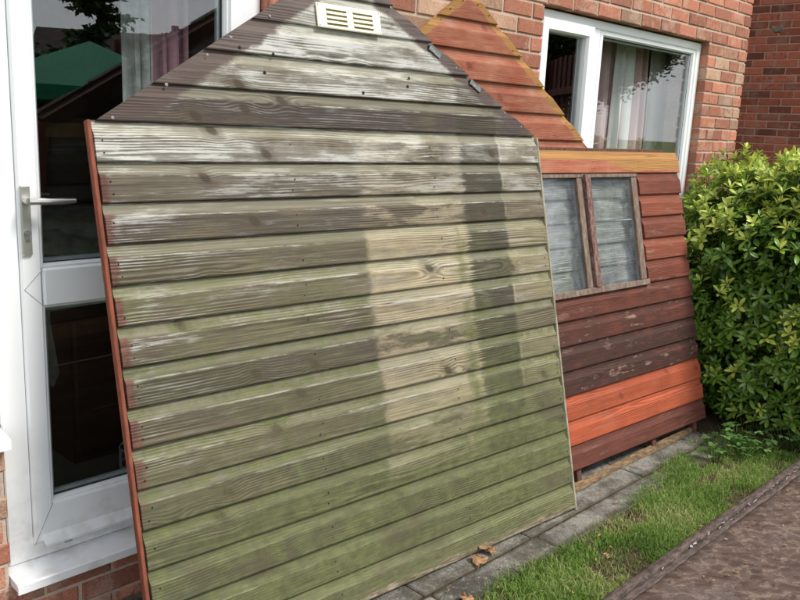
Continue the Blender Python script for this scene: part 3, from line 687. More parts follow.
bat(p1, 'bottom_batten', 'raw_batten', .042, W1 - .04, .004, .05); bat(p1, 'cross_batten', 'raw_batten', .042, W1 - .04, .80, .85); bat(p1, 'cross_batten', 'raw_batten', .042, W1 - .04, VS - .05, VS - .004)
s = MB(); s.bbox(-.015, -.0035, 0, VS + .006, -.028, -.004, .002); s.build('edge_strip', 'red_batten', p1)
s = MB(); s.bbox(W1 + .0025, W1 + .0135, -.004, VS - .002, -.046, .001, .002); s.build('edge_strip', 'pale_batten', p1)
for sgn in (0, 1):
    s = MB(); u_ = (lambda t: t) if sgn == 0 else (lambda t: W1 - t); A_, B_ = (.03, VS + .018 - .012), (.927, VA - .012)
    q = [(A_[0], A_[1]), (B_[0], B_[1]), (B_[0], B_[1] - .055), (A_[0] + .05, A_[1] - .022)]
    s.add([(u_(a), b, w_) for w_ in (-.0455, -.0172) for a, b in q], [(0, 1, 2, 3), (4, 5, 6, 7), (0, 1, 5, 4), (1, 2, 6, 5), (2, 3, 7, 6), (3, 0, 4, 7)]); s.build('rafter_batten', 'brown_batten', p1)
s = MB(); rr = random.Random(4)
for row in range(0, 14):
    for u in (.026, .62, 1.24, W1 - .02):
        for dv in (.028, .062):
            if rr.random() < .85: disc(s, u + rr.uniform(-.008, .008), VS - (row + 1) * HB + dv, .0016, rr.uniform(.002, .0032))
for (u, v) in ((.60, 1.80), (1.16, 1.735), (1.17, 1.765), (.48, 1.81), (.95, 1.70), (.56, 1.74)): disc(s, u, v, .0018, .006)
tag(s.build('nail_hole', 'nail_hole', p1), kind='stuff')
s = MB()
for t in (.05, .19, .34, .45, .60, .77, .88):
    j = rr.uniform(-.03, .03); disc(s, .927 * (t + j) + .03, VS + .927 * (t + j) * SLOPE - .006 + rr.uniform(-.01, .008), .0018, rr.uniform(.0035, .0055), 8); disc(s, W1 - .927 * (t - j) - .022, VS + .927 * (t - j) * SLOPE - .004 + rr.uniform(-.006, .006), .0018, rr.uniform(.003, .0045), 8)
tag(s.build('felt_nail', 'nail_head', p1), kind='stuff')
for (u, v) in ((1.312, 1.868), (1.512, 1.754)):
    s = MB(); an = -math.atan(SLOPE); R2 = Matrix.Rotation(an, 3, 'Z'); t_ = MB(); t_.bbox(-.030, .030, -.006, .0135, .002, .006, .001); t_.bbox(-.030, .030, .0135, .0175, -.028, .006, .001)
    s.add([R2 @ Vector(p) + Vector((u, v, 0)) for p in t_.v], t_.f); br = s.build('bracket', 'dull_metal', p1)
    s = MB(); disc(s, u - .003, v + .002, .0062, .006, 8); s.build('screw', 'nail_head', br)
vent = MB(); vent.bbox(.784, 1.058, 1.905, 1.986, .0035, .010, .0025)
vt = vent.build('vent', 'cream_plastic', p1)
for cx in (.865, .978):
    for i in range(4):
        v0 = 1.920 + i * .0155
        s = MB(); s.add([(cx - .044, v0 + .009, .0103), (cx + .044, v0 + .009, .0103), (cx + .042, v0 + .001, .0155), (cx - .042, v0 + .001, .0155), (cx - .042, v0 + .0005, .0103), (cx + .042, v0 + .0005, .0103)],
                        [(0, 1, 2, 3), (3, 2, 5, 4), (0, 3, 4), (1, 2, 5)]); s.build('louvre', 'cream_plastic', vt)
        s = MB(); s.box(cx - .043, cx + .043, v0 - .0045, v0 + .0003, .0099, .0106); s.build('slot', 'vent_slot', vt)
s = MB()
for (u, v) in ((.791, 1.912), (1.051, 1.912), (.791, 1.979), (1.051, 1.979)): disc(s, u, v, .0105, .0028)
s.build('screw', 'nail_head', vt)

# ---- side panel with window
LEAN3, YAW3 = R(13.967), R(-3.378); V3 = 13 * HB
P3LOC = Vector((3.0664, 1.8163, .0589)) * PS
p3 = tag(empty('shed_section', P3LOC, frame_of(None, LEAN3, YAW3), PS), 'red painted shed side panel with a two-pane window', 'shed panel', 'dismantled shed panels leaning on the house')
rows = {0: (.60, .05, .0), 1: (.20, .15, .3), 2: (.42, .35, .15), 3: (.24, .2, .3), 4: (.34, .7, .15), 5: (.22, .3, .3), 6: (.18, .3, .5), 7: (.16, .85, .75), 8: (.10, .3, 1.1), 9: (.10, .75, 1.0), 10: (.95, .03, .0), 11: (.98, .05, .0), 12: (.12, .15, .45)}
UL, UR, WU0, WU1 = -.62, 1.2, -.005, .785
for row, (h_, c_, so) in rows.items():
    v0 = V3 - (row + 1) * HB; at = dict(hue=h_, chip=c_, soot=so, fade={0: .75, 2: .2, 4: .2}.get(row, .0)); ur = UR + random.uniform(-.004, .004); dv = 0
    if 1 <= row <= 5:
        board(p3, 'board', 'painted_side', v0, WU1 + random.uniform(.0, .01), ur, attrs=at); board(p3, 'board', 'painted_side', v0, UL, WU0 - .03, attrs=at)
    else: board(p3, 'board', 'painted_side', v0, UL, ur, attrs=at, vmax=V3)
VW0, VW1 = V3 - 6 * HB, V3 - HB
s = MB()
s.bbox(WU0 - .03, WU1, VW0 - .004, VW0 + .024, -.012, .008, .002); s.bbox(WU0 - .03, WU1, VW1 - .016, VW1 + .001, -.013, -.001, .002)
s.bbox(WU0 - .028, WU0 + .012, VW0 + .0245, VW1 - .0165, -.012, .002, .002); fr3 = s.build('window_frame', 'worn_frame', p3)
bat(p3, 'window_stile', 'worn_frame', WU1 - .052, WU1 - .004, VW0 + .025, VW1 - .017, -.03, -.005)
bat(p3, 'window_stile', 'worn_frame', .272, .312, VW0 + .025, VW1 - .017, -.03, -.004)
bat(p3, 'window_mullion', 'worn_red', .318, .352, VW0 + .0246, VW1 - .002, -.03, .014)
bat(p3, 'window_mullion', 'worn_red', .354, .366, VW0 + .0246, VW1 - .002, -.03, .009)
for a, b in ((WU0 + .013, .271), (.367, WU1 - .053)):
    s = MB(); s.box(a, b, VW0 + .025, VW1 - .017, -.020, -.0175); s.build('glass_pane', 'dusty_glass', p3)
for u in (UL + .003, .02, .83, UR - .046): bat(p3, 'stud', 'brown_batten', u, u + .042, 0.0, V3 - .004 if u > .5 or u < 0 else VW0, -.045)
for u in (.045, .685, 1.095): bat(p3, 'foot', 'brown_batten', u, u + .035, -.0605, -.002, -.045)
bat(p3, 'top_batten', 'brown_batten', UL + .05, UR - .05, V3 - .05, V3 - .002, -.044); bat(p3, 'bottom_batten', 'brown_batten', UL + .05, UR - .05, .003, .045, -.044)
s = MB(); rr = random.Random(9)
for row in range(13):
    for u in (.80, UR - .03, .42):
        if u < .7 and 1 <= row <= 5: continue
        for dv in (.03, .06):
            if rr.random() < .7: disc(s, u + rr.uniform(-.01, .01), V3 - (row + 1) * HB + dv, .0016, .0022)
tag(s.build('nail_hole', 'nail_hole', p3), kind='stuff')

# ---- plain side panel behind it
LEAN4 = R(11.9)
q3 = frame_of(None, LEAN3, YAW3)
top3 = P3LOC + q3 @ Vector((0, V3, -.050)) * PS
q4 = frame_of(None, LEAN4, YAW3); V4 = top3.z / math.cos(LEAN4) / PS + .022
loc4 = top3 - q4 @ Vector((0, V4 - .022, 0)) * PS; loc4.z = .001
p4 = tag(empty('shed_section', loc4, q4, PS), 'bleached grey shed panel seen through the window of the red one', 'shed panel', 'dismantled shed panels leaning on the house')
n4 = int(V4 / HB)
for i in range(n4): board(p4, 'board', 'grey_cladding', V4 - .03 - (i + 1) * HB, -.50, 1.06, wob=.002, gap=.004)
bat(p4, 'top_batten', 'brown_batten', -.50, 1.145, V4 - .0285, V4, -.016, .001)
bat(p4, 'stud', 'brown_batten', -.49, -.45, 0.0, V4 - .06, -.034); bat(p4, 'stud', 'brown_batten', 1.0, 1.04, 0.0, V4 - .06, -.034)

# ---- red gable at the back (local origin at the reference height 1.45 m)
LEAN2 = R(2); q2 = frame_of(None, LEAN2, R(-1.8)); P2S = 1.026; O2 = Vector((3.0 * P2S, 2.342, 1.5095)); HB2 = .119; VB = -1.5095 / math.cos(LEAN2) / P2S
p2 = tag(empty('shed_gable_panel', O2, q2, P2S), 'red gable panel with raw orange edges behind the grey gable', 'shed panel', 'dismantled shed panels leaning on the house')
VS2 = .667 - .927 * .684
l2 = lambda v: max(-.262 - .927, -.262 - (.667 - v) / .684); r2 = lambda v: min(-.262 + .927, -.262 + (.667 - v) / .684)
v0 = .058 - HB2 * math.ceil((.058 - VB) / HB2) + HB2; i = 0
while v0 < .64:
    board(p2, 'board', 'painted_gable', v0, l2, r2, h=HB2, attrs=dict(hue=random.uniform(.36, .56), chip=.5, soot=.12, fade=random.uniform(.6, .95)), vmax=.665, wob=.0005); v0 += HB2; i += 1
bat(p2, 'stud', 'brown_batten', -.262 - .92, -.262 - .88, VB, VS2 - .03, -.04); bat(p2, 'stud', 'brown_batten', -.262 + .88, -.262 + .92, VB, VS2 - .03, -.04)
for sg in (-1, 1):
    s = MB(); q = [(-.262 + sg * .9, VS2 + .01), (-.262, .655), (-.262, .60), (-.262 + sg * .85, VS2 - .005)]
    s.add([(a, b, w_) for w_ in (-.04, -.0172) for a, b in q], [(0, 1, 2, 3), (4, 5, 6, 7), (0, 1, 5, 4), (1, 2, 6, 5), (2, 3, 7, 6), (3, 0, 4, 7)]); s.build('rafter_batten', 'raw_batten', p2)
s = MB()
for t in (.05, .13, .19, .31, .36, .52, .6, .78, .83, .95):
    for sg in (-1, 1): disc(s, -.262 + sg * (.927 * t), .667 - .927 * t * .684 - .022 + random.uniform(-.01, .01), .002, .0032)
tag(s.build('felt_nail', 'nail_hole', p2), kind='stuff')

# ---- loose strip of wood under the red panel
s = MB(); n = 11; rr = random.Random(3); vs = []
for i in range(n + 1):
    t = i / n; x = 3.01 + t * 1.35; y = 1.852 + .006 * math.sin(t * 5) + rr.uniform(-.002, .002); hw = (.019 + .004 * math.sin(t * 9 + 1)) * (1 - .55 * max(0, t - .7) / .3) + rr.uniform(-.002, .002); h_ = .010 + .010 * t + rr.uniform(-.001, .001)
    vs += [(x, y - hw, .002), (x, y - hw * .9, h_), (x, y + hw, h_ + .004), (x, y + hw, .002)]
s.add(vs, [(i * 4 + k, i * 4 + (k + 1) % 4, i * 4 + 4 + (k + 1) % 4, i * 4 + 4 + k) for i in range(n) for k in range(4)] + [(0, 1, 2, 3), (n * 4, n * 4 + 1, n * 4 + 2, n * 4 + 3)])
tag(s.build('wood_strip', 'old_batten'), 'split strip of raw timber on the paving under the red panel', 'wood strip')

# ------------------------------------------------------------------ sheet lying on the grass
SH = frame_of(None, 0, 0)
sheet = tag(empty('board_sheet', (3.22, .592, 0)), 'brown weathered strand board sheet lying on the grass, timber edged', 'board sheet')
s = MB(); nx, ny = 40, 18; X0, X1, Y0, Y1 = -1.35, 1.18, -.62, .612; vs = []
for j in range(ny + 1):
    for i in range(nx + 1):
        x, y = X0 + (X1 - X0) * i / nx, Y0 + (Y1 - Y0) * j / ny; vs.append((x, y, .045 + .004 * mnoise.noise(Vector((x * 3, y * 3, 0)))))
s.add(vs, [(j * (nx + 1) + i, j * (nx + 1) + i + 1, (j + 1) * (nx + 1) + i + 1, (j + 1) * (nx + 1) + i) for j in range(ny) for i in range(nx)])
o = s.build('sheet', 'strand_board', sheet, True, False); md = o.modifiers.new('t', 'SOLIDIFY'); md.thickness = .018
def edge_strip(y0, y1, z0, z1, seed, dx=0):
    s = MB(); rr = random.Random(seed); n = 60; vs = []
    for i in range(n + 1):
        x = X0 - .01 + (X1 - X0 + .02) * i / n; ww = .0035 * mnoise.noise(Vector((x * 6, seed, 0))) + rr.uniform(-.0012, .0012); zz = .002 * mnoise.noise(Vector((x * 5, seed + 9, 0)))
        vs += [(x, y0 + ww * 1.3, z0), (x, y0 + ww * 1.5, z1 + zz - .003), (x, y0 + .005, z1 + zz), (x, y1 - .004, z1 + zz), (x, y1 + ww, z1 - .003), (x, y1 + ww, z0)]
    s.add(vs, [(i * 6 + k, i * 6 + (k + 1) % 6, i * 6 + 6 + (k + 1) % 6, i * 6 + 6 + k) for i in range(n) for k in range(6)] + [tuple(range(6)), tuple(range(n * 6, n * 6 + 6))]); return s
edge_strip(.613, .648, -.015, .062, 2).build('edge_batten', 'edging_timber', sheet, True)
edge_strip(.580, .611, .047, .054, 5).build('edge_lath', 'edging_timber', sheet, True)
rr = random.Random(21); sc_ = MB()
for i in range(34):
    x = rr.choice((-.55, -.2, .05, .3, .52, .75, .95)) + rr.gauss(0, .07); L = rr.uniform(.003, .03) * rr.random() + .003; wd = rr.uniform(.001, .0036); y = .608 + rr.uniform(-.008, .005); z = .0562; a = rr.uniform(-.25, .25); nn = 9; vs = []
    for j in range(nn):
        q = 2 * math.pi * j / nn; e_ = rr.uniform(.5, 1.25); u, v = math.cos(q) * L * e_, math.sin(q) * wd * e_; vs.append((x + u * math.cos(a) - v * math.sin(a), y + u * math.sin(a) + v * math.cos(a), z + rr.uniform(0, .003)))
    sc_.add(vs, [tuple(range(nn))])
for i in range(16):
    x, y = rr.uniform(X0 + .4, X1), rr.uniform(-.1, .57); L = rr.uniform(.004, .011); a = rr.uniform(0, 3)
    sc_.add([(x + L * math.cos(a + q) * f_, y + L * math.sin(a + q) * f_, .0505 + h_) for q, f_, h_ in ((0, 1.6, 0), (1.3, .5, .003), (3, 1.3, .001), (4.5, .6, .004))], [(0, 1, 2, 3)])
tag(sc_.build('felt_scrap', 'felt_scrap', sheet, fix=False), kind='stuff')

# ------------------------------------------------------------------ grass
s = MB(); rr = random.Random(5)
def hits_slab(x): return 1.600 + .075 * mnoise.noise(Vector((x * 2.3, 0, 0))) + .025 * mnoise.noise(Vector((x * 9, 3, 0)))
n = 0
while n < 52000:
    x = rr.uniform(.9, 5.6); lo = 1.246 if x < 4.42 else .3; y = rr.uniform(lo, 1.86)
    edge = hits_slab(x) + (.16 * max(0, min(1, (x - 3.1) / .9))) ; bare = mnoise.noise(Vector((x * 3.1, y * 5.5, 7))) + .45 * mnoise.noise(Vector((x * 11, y * 11, 2)))
    if y > edge + rr.uniform(-.03, .03): continue
    if x > 4.45 and rr.random() < .75: continue
    n += 1
    near = (edge - y) / .12
    if bare > .30 and rr.random() < .72: continue
    if near < .6 and rr.random() < .45 - .5 * near: continue
    h_ = rr.uniform(.022, .052) * (1 + .5 * mnoise.noise(Vector((x * 4, y * 4, 1)))) * (.55 if bare > .25 else 1); a = rr.uniform(0, 6.283); ln = rr.uniform(.15, .9) * h_
    dx, dy = math.cos(a) * ln, math.sin(a) * ln; b_ = rr.uniform(0, 6.283); wx_, wy_ = math.cos(b_) * .0014, math.sin(b_) * .0014
    tone = max(0, min(1, .42 + .5 * mnoise.noise(Vector((x * 2.6, y * 5, 3))) + rr.gauss(0, .14) + (.4 if rr.random() < .07 else 0) + (.25 if bare > .2 else 0))) + .001
    z0 = -.02
    s.add([(x - wx_, y - wy_, z0), (x + wx_, y + wy_, z0), (x + dx * .45 + wx_ * .8, y + dy * .45 + wy_ * .8, z0 + h_ * .62), (x + dx * .45 - wx_ * .8, y + dy * .45 - wy_ * .8, z0 + h_ * .62), (x + dx, y + dy, z0 + h_ * (.95 - .3 * ln / h_))], [(0, 1, 2, 3), (3, 2, 4)], tone)
gr = s.build('grass', 'grass_blade', None, False, False); tag(gr, 'strip of short grass between the paving and the board sheet', 'grass', kind='stuff')
# soil clods and moss at the worn edge
s = MB(); rr = random.Random(8)
for i in range(170):
    x = rr.uniform(1.3, 4.4); y = hits_slab(x) + (.16 * max(0, min(1, (x - 3.1) / .9))) + rr.gauss(-.04, .03); r_ = rr.uniform(.002, .007)
    blob(s, (x, y, -.016 + r_ * .5), r_ * 1.4, r_ * 1.2, r_ * .8, 6, 4, .25, i)
tag(s.build('soil_crumbs', 'soil', None, True), 'crumbs of soil along the worn edge of the grass', 'soil', kind='stuff')

# ------------------------------------------------------------------ fallen leaves
def dry_leaf(name, loc, rz, size, seed, label, tilt=0):
    rr = random.Random(seed); s = MB(); n = 22; vs = [(0, 0, .25)]
    for ring_ in (.5, 1):
        for i in range(n):
            a = 2 * math.pi * i / n; lobes = .62 + .38 * abs(math.cos(a * 2.5)) ** .7 + rr.uniform(-.09, .09)
            r_ = ring_ * (lobes if ring_ == 1 else .8)
            vs.append((r_ * math.cos(a), r_ * math.sin(a) * .8, (.12 if ring_ < 1 else rr.uniform(-.05, .38)) + .25 * mnoise.noise(Vector((math.cos(a) * 2, math.sin(a) * 2, seed)))))
    s.add([tuple(q * size for q in p) for p in vs], [(0, 1 + i, 1 + (i + 1) % n) for i in range(n)] + [(1 + i, 1 + n + i, 1 + n + (i + 1) % n, 1 + (i + 1) % n) for i in range(n)])
    e = tag(empty(name, loc), label, 'fallen leaf', 'dry fallen leaves'); bl = s.build('blade', 'dry_leaf', e, True, False)
    md = bl.modifiers.new('t', 'SOLIDIFY'); md.thickness = .001; e.rotation_euler = (tilt, 0, rz)
    st = MB(); st.tube([(-size * .1, 0, size * .1), (-size * .9, size * .1, size * .05), (-size * 1.3, size * .25, 0)], .0012, 5); st.build('stalk', 'dry_leaf', e)
dry_leaf('fallen_leaf', ground(479, 562) + Vector((0, 0, .004)), .8, .042, 3, 'largest dry brown leaf on the paving at the foot of the grey gable')
dry_leaf('fallen_leaf', ground(483, 552) + Vector((0, 0, .016)), 2.2, .036, 7, 'dry leaf standing against the grey gable behind the largest leaf', R(25))
dry_leaf('fallen_leaf', ground(491, 553) + Vector((0, 0, .008)), 4.0, .030, 12, 'small curled dry leaf to the right of the pair by the gable')
dry_leaf('fallen_leaf', ground(467, 600) + Vector((0, 0, .0)), 1.2, .036, 15, 'dry brown leaf on the edge of the grass, nearest the camera')
rr = random.Random(77); s = MB()
for i in range(70):
    px, py = rr.uniform(440, 790), rr.uniform(440, 598); p = ground(px, py)
    if p.y > 1.74 or p.y < .6: continue
    z = .052 if p.y < 1.19 and p.x > 1.9 else (.004 if p.y > 1.6 else .012); L = rr.uniform(.004, .013); a = rr.uniform(0, 6.28)
    s.add([(p.x + L * f_ * math.cos(a + q), p.y + L * f_ * .8 * math.sin(a + q), z + h_) for q, f_, h_ in ((0, 1.2, .002), (.9, .6, 0), (2.2, .5, .003), (3.1, 1.3, 0), (4.2, .55, .004), (5.3, .6, .001))], [(0, 1, 2, 3, 4, 5)])
tag(s.build('leaf_litter', 'dry_leaf', None, False, False), 'tiny dry leaf crumbs scattered on paving, grass and board sheet', 'litter', kind='stuff')
# ------------------------------------------------------------------ shrub
def leaf_geo(s, base, d, nrm, L, wd, tone, curl=.25):
    d = d.normalized(); side = d.cross(nrm).normalized(); up_ = side.cross(d).normalized()
    rows_ = ((.02, .10), (.30, .72), (.60, 1.0), (.84, .66)); vs = []
    for t, w_ in rows_:
        c_ = base + d * (L * t) + up_ * (L * curl * (t - t * t * 1.7) * .6)
        vs += [c_ - side * (wd * w_) + up_ * (wd * .28 * w_), c_, c_ + side * (wd * w_) + up_ * (wd * .28 * w_)]
    vs.append(base + d * L + up_ * (-L * curl * .42)); fs = []
    for i in range(3):
        for j in (0, 1): a = i * 3 + j; fs.append((a, a + 1, a + 4, a + 3))
    fs += [(9, 10, 12), (10, 11, 12)]
    s.add(vs, fs, tone)
def rosette(rr, young):
    s = MB(); n = rr.randint(7, 10); ph = rr.uniform(0, 6.28)
    for i in range(n):
        a = ph + i * 2.4; t = i / n; el = R(8 + 62 * t + rr.uniform(-12, 12)) if young else R(-12 + 62 * t + rr.uniform(-14, 14))
        d = Vector((math.cos(a) * math.cos(el), math.sin(a) * math.cos(el), math.sin(el))); L = rr.uniform(.050, .082) * (1 - .28 * t)
        tone = max(.002, min(1, (rr.uniform(.55, .95) if young else rr.uniform(.12, .50)) + .10 * t))
        leaf_geo(s, Vector((0, 0, -.02 + .022 * t)) + d * .004, d, Vector((0, 0, 1)), L, L * rr.uniform(.16, .21), tone, rr.uniform(.1, .4))
    s.tube([(0, 0, -.09), (.004, .002, -.04), (0, 0, .0)], [.0025, .002, .0015], 4)
    return s
rr = random.Random(31)
RO = [rosette(rr, False) for _ in range(5)] + [rosette(rr, True) for _ in range(3)]
ROM = [q.mesh('leaf_cluster', 'shrub_leaf', True, False) for q in RO]
SC = Vector((5.17, 1.60, .76))
shrub = tag(empty('shrub', (SC.x, SC.y, -.02)), 'large evergreen shrub with glossy yellow-green leaves at the right', 'shrub')
tips = []
def surf(th, ph, f_):
    d = Vector((math.sin(th) * math.cos(ph), math.sin(th) * math.sin(ph), math.cos(th)))
    lump = 1 + .20 * mnoise.noise(d * 2.3 + Vector((4, 1, 0))) + .10 * mnoise.noise(d * 6)
    p = Vector((d.x * .74, d.y * 1.04, d.z * .83)) * lump * f_; return SC + p, d
for i in range(7000):
    ph = rr.uniform(0, 6.283); th = math.acos(rr.uniform(-.86, 1)); f_ = rr.choice((1, 1, .97, .93, .86, .75, .62, .5)) * rr.uniform(.95, 1.05)
    p, d = surf(th, ph, f_)
    if p.z < .06 or p.y > WY - .06: continue
    if p.x < 4.50: continue
    d2 = Vector((d.x * .8, d.y * .8, max(d.z, -.1) * .7 + .75)).normalized() + Vector((rr.gauss(0, .3), rr.gauss(0, .3), rr.gauss(0, .2)))
    young = (rr.random() < (.22 + .70 * max(0, d.z + .2) + .35 * mnoise.noise(d * 3.1 + Vector((9, 0, 0))))) and f_ > .92
    v_ = rr.randint(5, 7) if young else rr.randint(0, 4)
    mm = Matrix.Translation(p) @ d2.to_track_quat('Z', 'Y').to_matrix().to_4x4() @ Matrix.Rotation(rr.uniform(0, 6.28), 4, 'Z') @ Matrix.Scale(rr.uniform(.72, 1.12), 4)
    facing = -d.dot((p - CAM).normalized()); px, py = project(p)
    vis = f_ > .9 and facing > -.05 and 660 < px < 815 and 130 < py < 440
    tips.append((vis, (p - CAM).length - facing * .4, v_, mm))
tips.sort(key=lambda t: (not t[0], t[1]))
rest3 = MB(); BL = Matrix.Translation((-SC.x, -SC.y, .02))
for i, (vis, _, v_, mm) in enumerate(tips):
    if i < 300 and vis: link('leaf_cluster', ROM[v_], shrub, BL @ mm)
    else:
        q = RO[v_]; o_ = len(rest3.v); rest3.v += [tuple(mm @ Vector(p)) for p in q.v]; rest3.f += [tuple(j + o_ for j in f) for f in q.f]
        dt = rr.uniform(-.07, .07); rest3.t += [max(.002, t + dt) for t in q.t]
o = rest3.build('foliage', 'shrub_leaf', shrub, True, False); o.matrix_local = BL; tag(o, kind='stuff')
s = MB()
for i in range(34):
    a = rr.uniform(0, 6.28); e = Vector((math.cos(a) * rr.uniform(.2, .6), math.sin(a) * rr.uniform(.2, .85), rr.uniform(.3, 1.25)))
    if SC.x + e.x < 4.7 and e.y > 0: e.x = abs(e.x)
    b0 = Vector((rr.uniform(-.12, .12), rr.uniform(-.2, .2), -.02)); md_ = b0.lerp(e, .5) + Vector((rr.gauss(0, .05), rr.gauss(0, .05), .05)); s.tube([b0, md_, e], [.014, .008, .004], 6)
o = s.build('stems', 'bark', shrub, True)
# low weeds in front of the shrub
def weed(loc, n, spread, seed, label):
    rr = random.Random(seed); e = tag(empty('weed', loc), label, 'weed', 'weeds at the foot of the shrub'); s = MB(); st = MB()
    for i in range(n):
        a = rr.uniform(0, 6.28); rd = spread * math.sqrt(rr.random()); h_ = rr.uniform(.05, .19) * (1 - .4 * rd / spread); p = Vector((rd * math.cos(a), rd * math.sin(a), h_))
        st.tube([(p.x * .3, p.y * .3, -.02), (p.x * .8, p.y * .8, h_ * .6), p], .0014, 4)
        for j in range(3):
            b = a + (j - 1) * 1.15 + rr.uniform(-.2, .2); d = Vector((math.cos(b), math.sin(b), rr.uniform(-.1, .25))); L = rr.uniform(.024, .042)
            leaf_geo(s, p, d, Vector((0, 0, 1)), L, L * .30, rr.uniform(.2, .95), .2)
    s.build('leaves', 'weed_leaf', e, True, False); st.build('stems', 'weed_leaf', e, True)
weed(ground(742, 452, 0) + Vector((0, 0, 0)), 40, .14, 3, 'leafy green weed clump in front of the shrub, the widest one')
weed(ground(790, 448, 0), 26, .12, 5, 'green weed clump at the right edge below the shrub')
weed(ground(716, 462, 0), 12, .08, 8, 'sparse little weed nearest the red panel corner')
s = MB(); a, b = ground(697, 430, .012), ground(727, 453, .008); s.tube([a, a.lerp(b, .5) + Vector((0, .012, .006)), b], [.004, .003, .002], 6)
tag(s.build('twig', 'bark', None, True), 'thin bare twig on the soil by the red panel corner', 'twig')

# ------------------------------------------------------------------ the garden behind the camera (seen in the glass)
def tree(loc, h_, rx, rz_, n, seed, label, conifer=False, cat='tree', lf=1, t0=.3):
    rr = random.Random(seed); e = tag(empty('tree' if not conifer else 'conifer', loc), label, cat); tr = MB(); tr.tube([(0, 0, -.05), (.05, .03, h_ * .4), (0, 0, h_ * .92)], [.16, .11, .03], 8)
    s = MB()
    for i in range(26):
        a = rr.uniform(0, 6.28); t = rr.uniform(t0, .9); L = rx * (1 - .75 * t if conifer else .8) * rr.uniform(.6, 1)
        p0 = Vector((0, 0, h_ * t)); p1_ = p0 + Vector((math.cos(a) * L, math.sin(a) * L, (.05 if conifer else .35) * L)); tr.tube([p0, p1_], [.04, .012], 5)
        m_ = n // 26
        for j in range(m_):
            f_ = rr.uniform(.2, 1.05); c_ = p0.lerp(p1_, f_) + Vector((rr.gauss(0, .13 * rx), rr.gauss(0, .13 * rx), rr.gauss(0, (.03 if conifer else .12) * rz_)))
            d = Vector((rr.gauss(0, 1), rr.gauss(0, 1), rr.gauss(0, .5))).normalized(); q = d.orthogonal().normalized() * rr.uniform(.025, .055) * lf; d = d * rr.uniform(.05, .12) * lf
            s.add([c_ - q, c_ - d, c_ + q, c_ + d], [(0, 1, 2, 3)], rr.uniform(.1, .9))
    tr.build('trunk', 'bark', e, True); s.build('crown', 'tree_leaf', e, False, False)
def at_ground(p, z=-.02): return Vector((p.x, p.y, z))
pc = mirrored(90, 41, 12.0)
par = tag(empty('parasol', at_ground(pc)), 'green square garden parasol reflected in the door glass', 'parasol'); ht = pc.z + .02
s = MB(); hw = 1.25; vs = [(0, 0, ht)]
for zz, rr_ in ((ht - .62, 1.0), (ht - .80, 1.0)):
    for i in range(8):
        a = math.pi / 4 * i + .35; r_ = hw * rr_ * (1.28 if i % 2 == 0 else .96); vs.append((math.cos(a) * r_, math.sin(a) * r_, zz + (0 if i % 2 == 0 else .03)))
s.add(vs, [(0, 1 + i, 1 + (i + 1) % 8) for i in range(8)] + [(1 + i, 9 + i, 9 + (i + 1) % 8, 1 + (i + 1) % 8) for i in range(8)])
cn = s.build('canopy', 'green_canvas', par, False); md = cn.modifiers.new('t', 'SOLIDIFY'); md.thickness = .004
s = MB(); s.tube([(0, 0, 0), (0, 0, ht - .02)], .025, 10); s.build('pole', 'white_plastic', par, True); s = MB(); s.bbox(-.28, .28, -.28, .28, .0, .09, .02); s.build('base', 'paving', par)
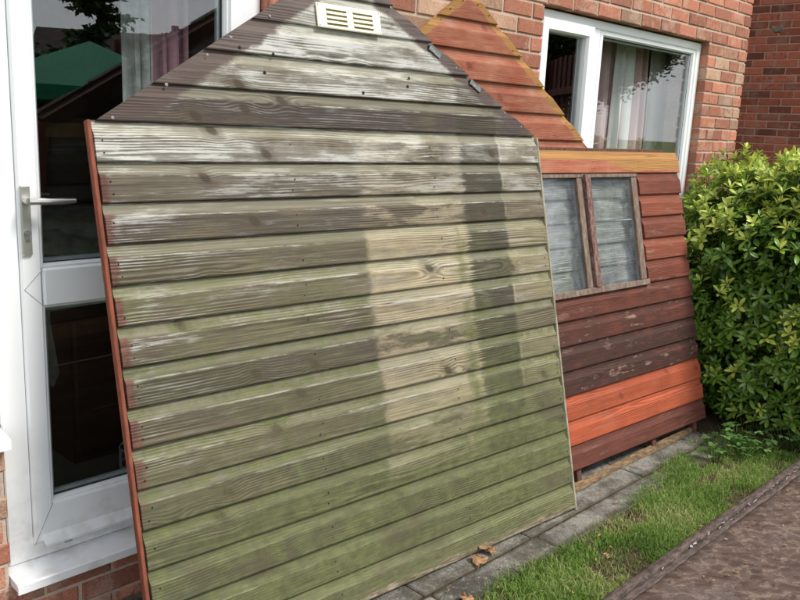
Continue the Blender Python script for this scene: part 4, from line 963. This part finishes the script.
# close-boarded fence along the right-hand boundary
fa, fb = mirrored(150, 39, 15.5), mirrored(214, 19, 12.5)
def fence(a, b, top, label, ext=0.3):
    d = Vector((b.x - a.x, b.y - a.y, 0)); L = d.length; e = tag(empty('fence', at_ground(a)), label, 'fence'); e.rotation_euler.z = math.atan2(d.y, d.x)
    me = MB(); me.prism([(-.012, 0), (.0, 0), (.004, top), (-.004, top)], 0, .118); me = me.mesh('fence_board', 'fence_wood')
    n_ = int(L / .11)
    for i in range(n_):
        o = link('fence_board', me, e, Matrix.Translation((i * .11, (i % 2) * .014, random.uniform(-.012, .012))))
    for i in range(int(L / 1.8) + 1): s = MB(); s.bbox(i * 1.8, i * 1.8 + .09, .03, .12, -.1, top + .05, .005); s.build('fence_post', 'fence_wood', e)
    for z in (.4, top - .4): s = MB(); s.bbox(0, L, .029, .06, z, z + .07, .004); s.build('fence_rail', 'fence_wood', e)
d = (fb - fa); d.z = 0; d.normalize()
fence(fa - d * 2.0, fb + d * 5, (fa.z + fb.z) / 2 + .02, 'tall brown close-boarded fence reflected in the door glass')
fc, fd = mirrored(540, 63, 10.4), mirrored(578, 50, 8.6); dd = (fd - fc); dd.z = 0; dd.normalize()
fence(fc - dd * 1.2, fd + dd * .9, (fc.z + fd.z) / 2, 'brown close-boarded fence reflected in the small window pane')
# neighbouring bungalow and trees
hp = mirrored(120, 35, 27)
bun = tag(empty('bungalow', at_ground(hp)), 'low house with dark tiled roof reflected in the door glass', 'house'); bun.rotation_euler.z = R(32)
s = MB(); s.box(-2.2, 2.2, -1.8, 1.8, 0, 2.3); s.build('wall', 'render', bun)
s = MB(); zr = hp.z + .1; s.add([(-2.5, -2.2, 2.2), (2.5, -2.2, 2.2), (2.5, 2.2, 2.2), (-2.5, 2.2, 2.2), (-2.3, 0, zr), (2.3, 0, zr)], [(0, 1, 2, 3), (0, 1, 5, 4), (2, 3, 4, 5), (1, 2, 5), (0, 3, 4)]); s.build('roof', 'roof_tile', bun)
for u in (-1.1, 1.1): s = MB(); s.bbox(u - .5, u + .5, -1.86, -1.8, .9, 2.0, .02); s.build('window', 'gasket', bun)
cp = mirrored(98, 0, 21); tree(at_ground(cp), cp.z + 1.4, 1.35, 1.6, 5200, 3, 'dark layered conifer reflected in the top of the door glass', True)
tp = mirrored(36, 34, 17); tree(at_ground(tp), tp.z - .35, 1.25, 1.0, 7200, 6, 'dark bushy tree left of the parasol in the door reflection')
tp = mirrored(550, 40, 13.5); tree(at_ground(tp), tp.z + 1.0, 1.25, 1.6, 20000, 12, 'dark green tree reflected in the small window pane', lf=.5)
tp = mirrored(618, 45, 13.5); tree(at_ground(tp), tp.z + .55, 1.05, 1.0, 39000, 16, 'dark green tree reflected in the top of the large window pane', lf=.5, t0=.62)
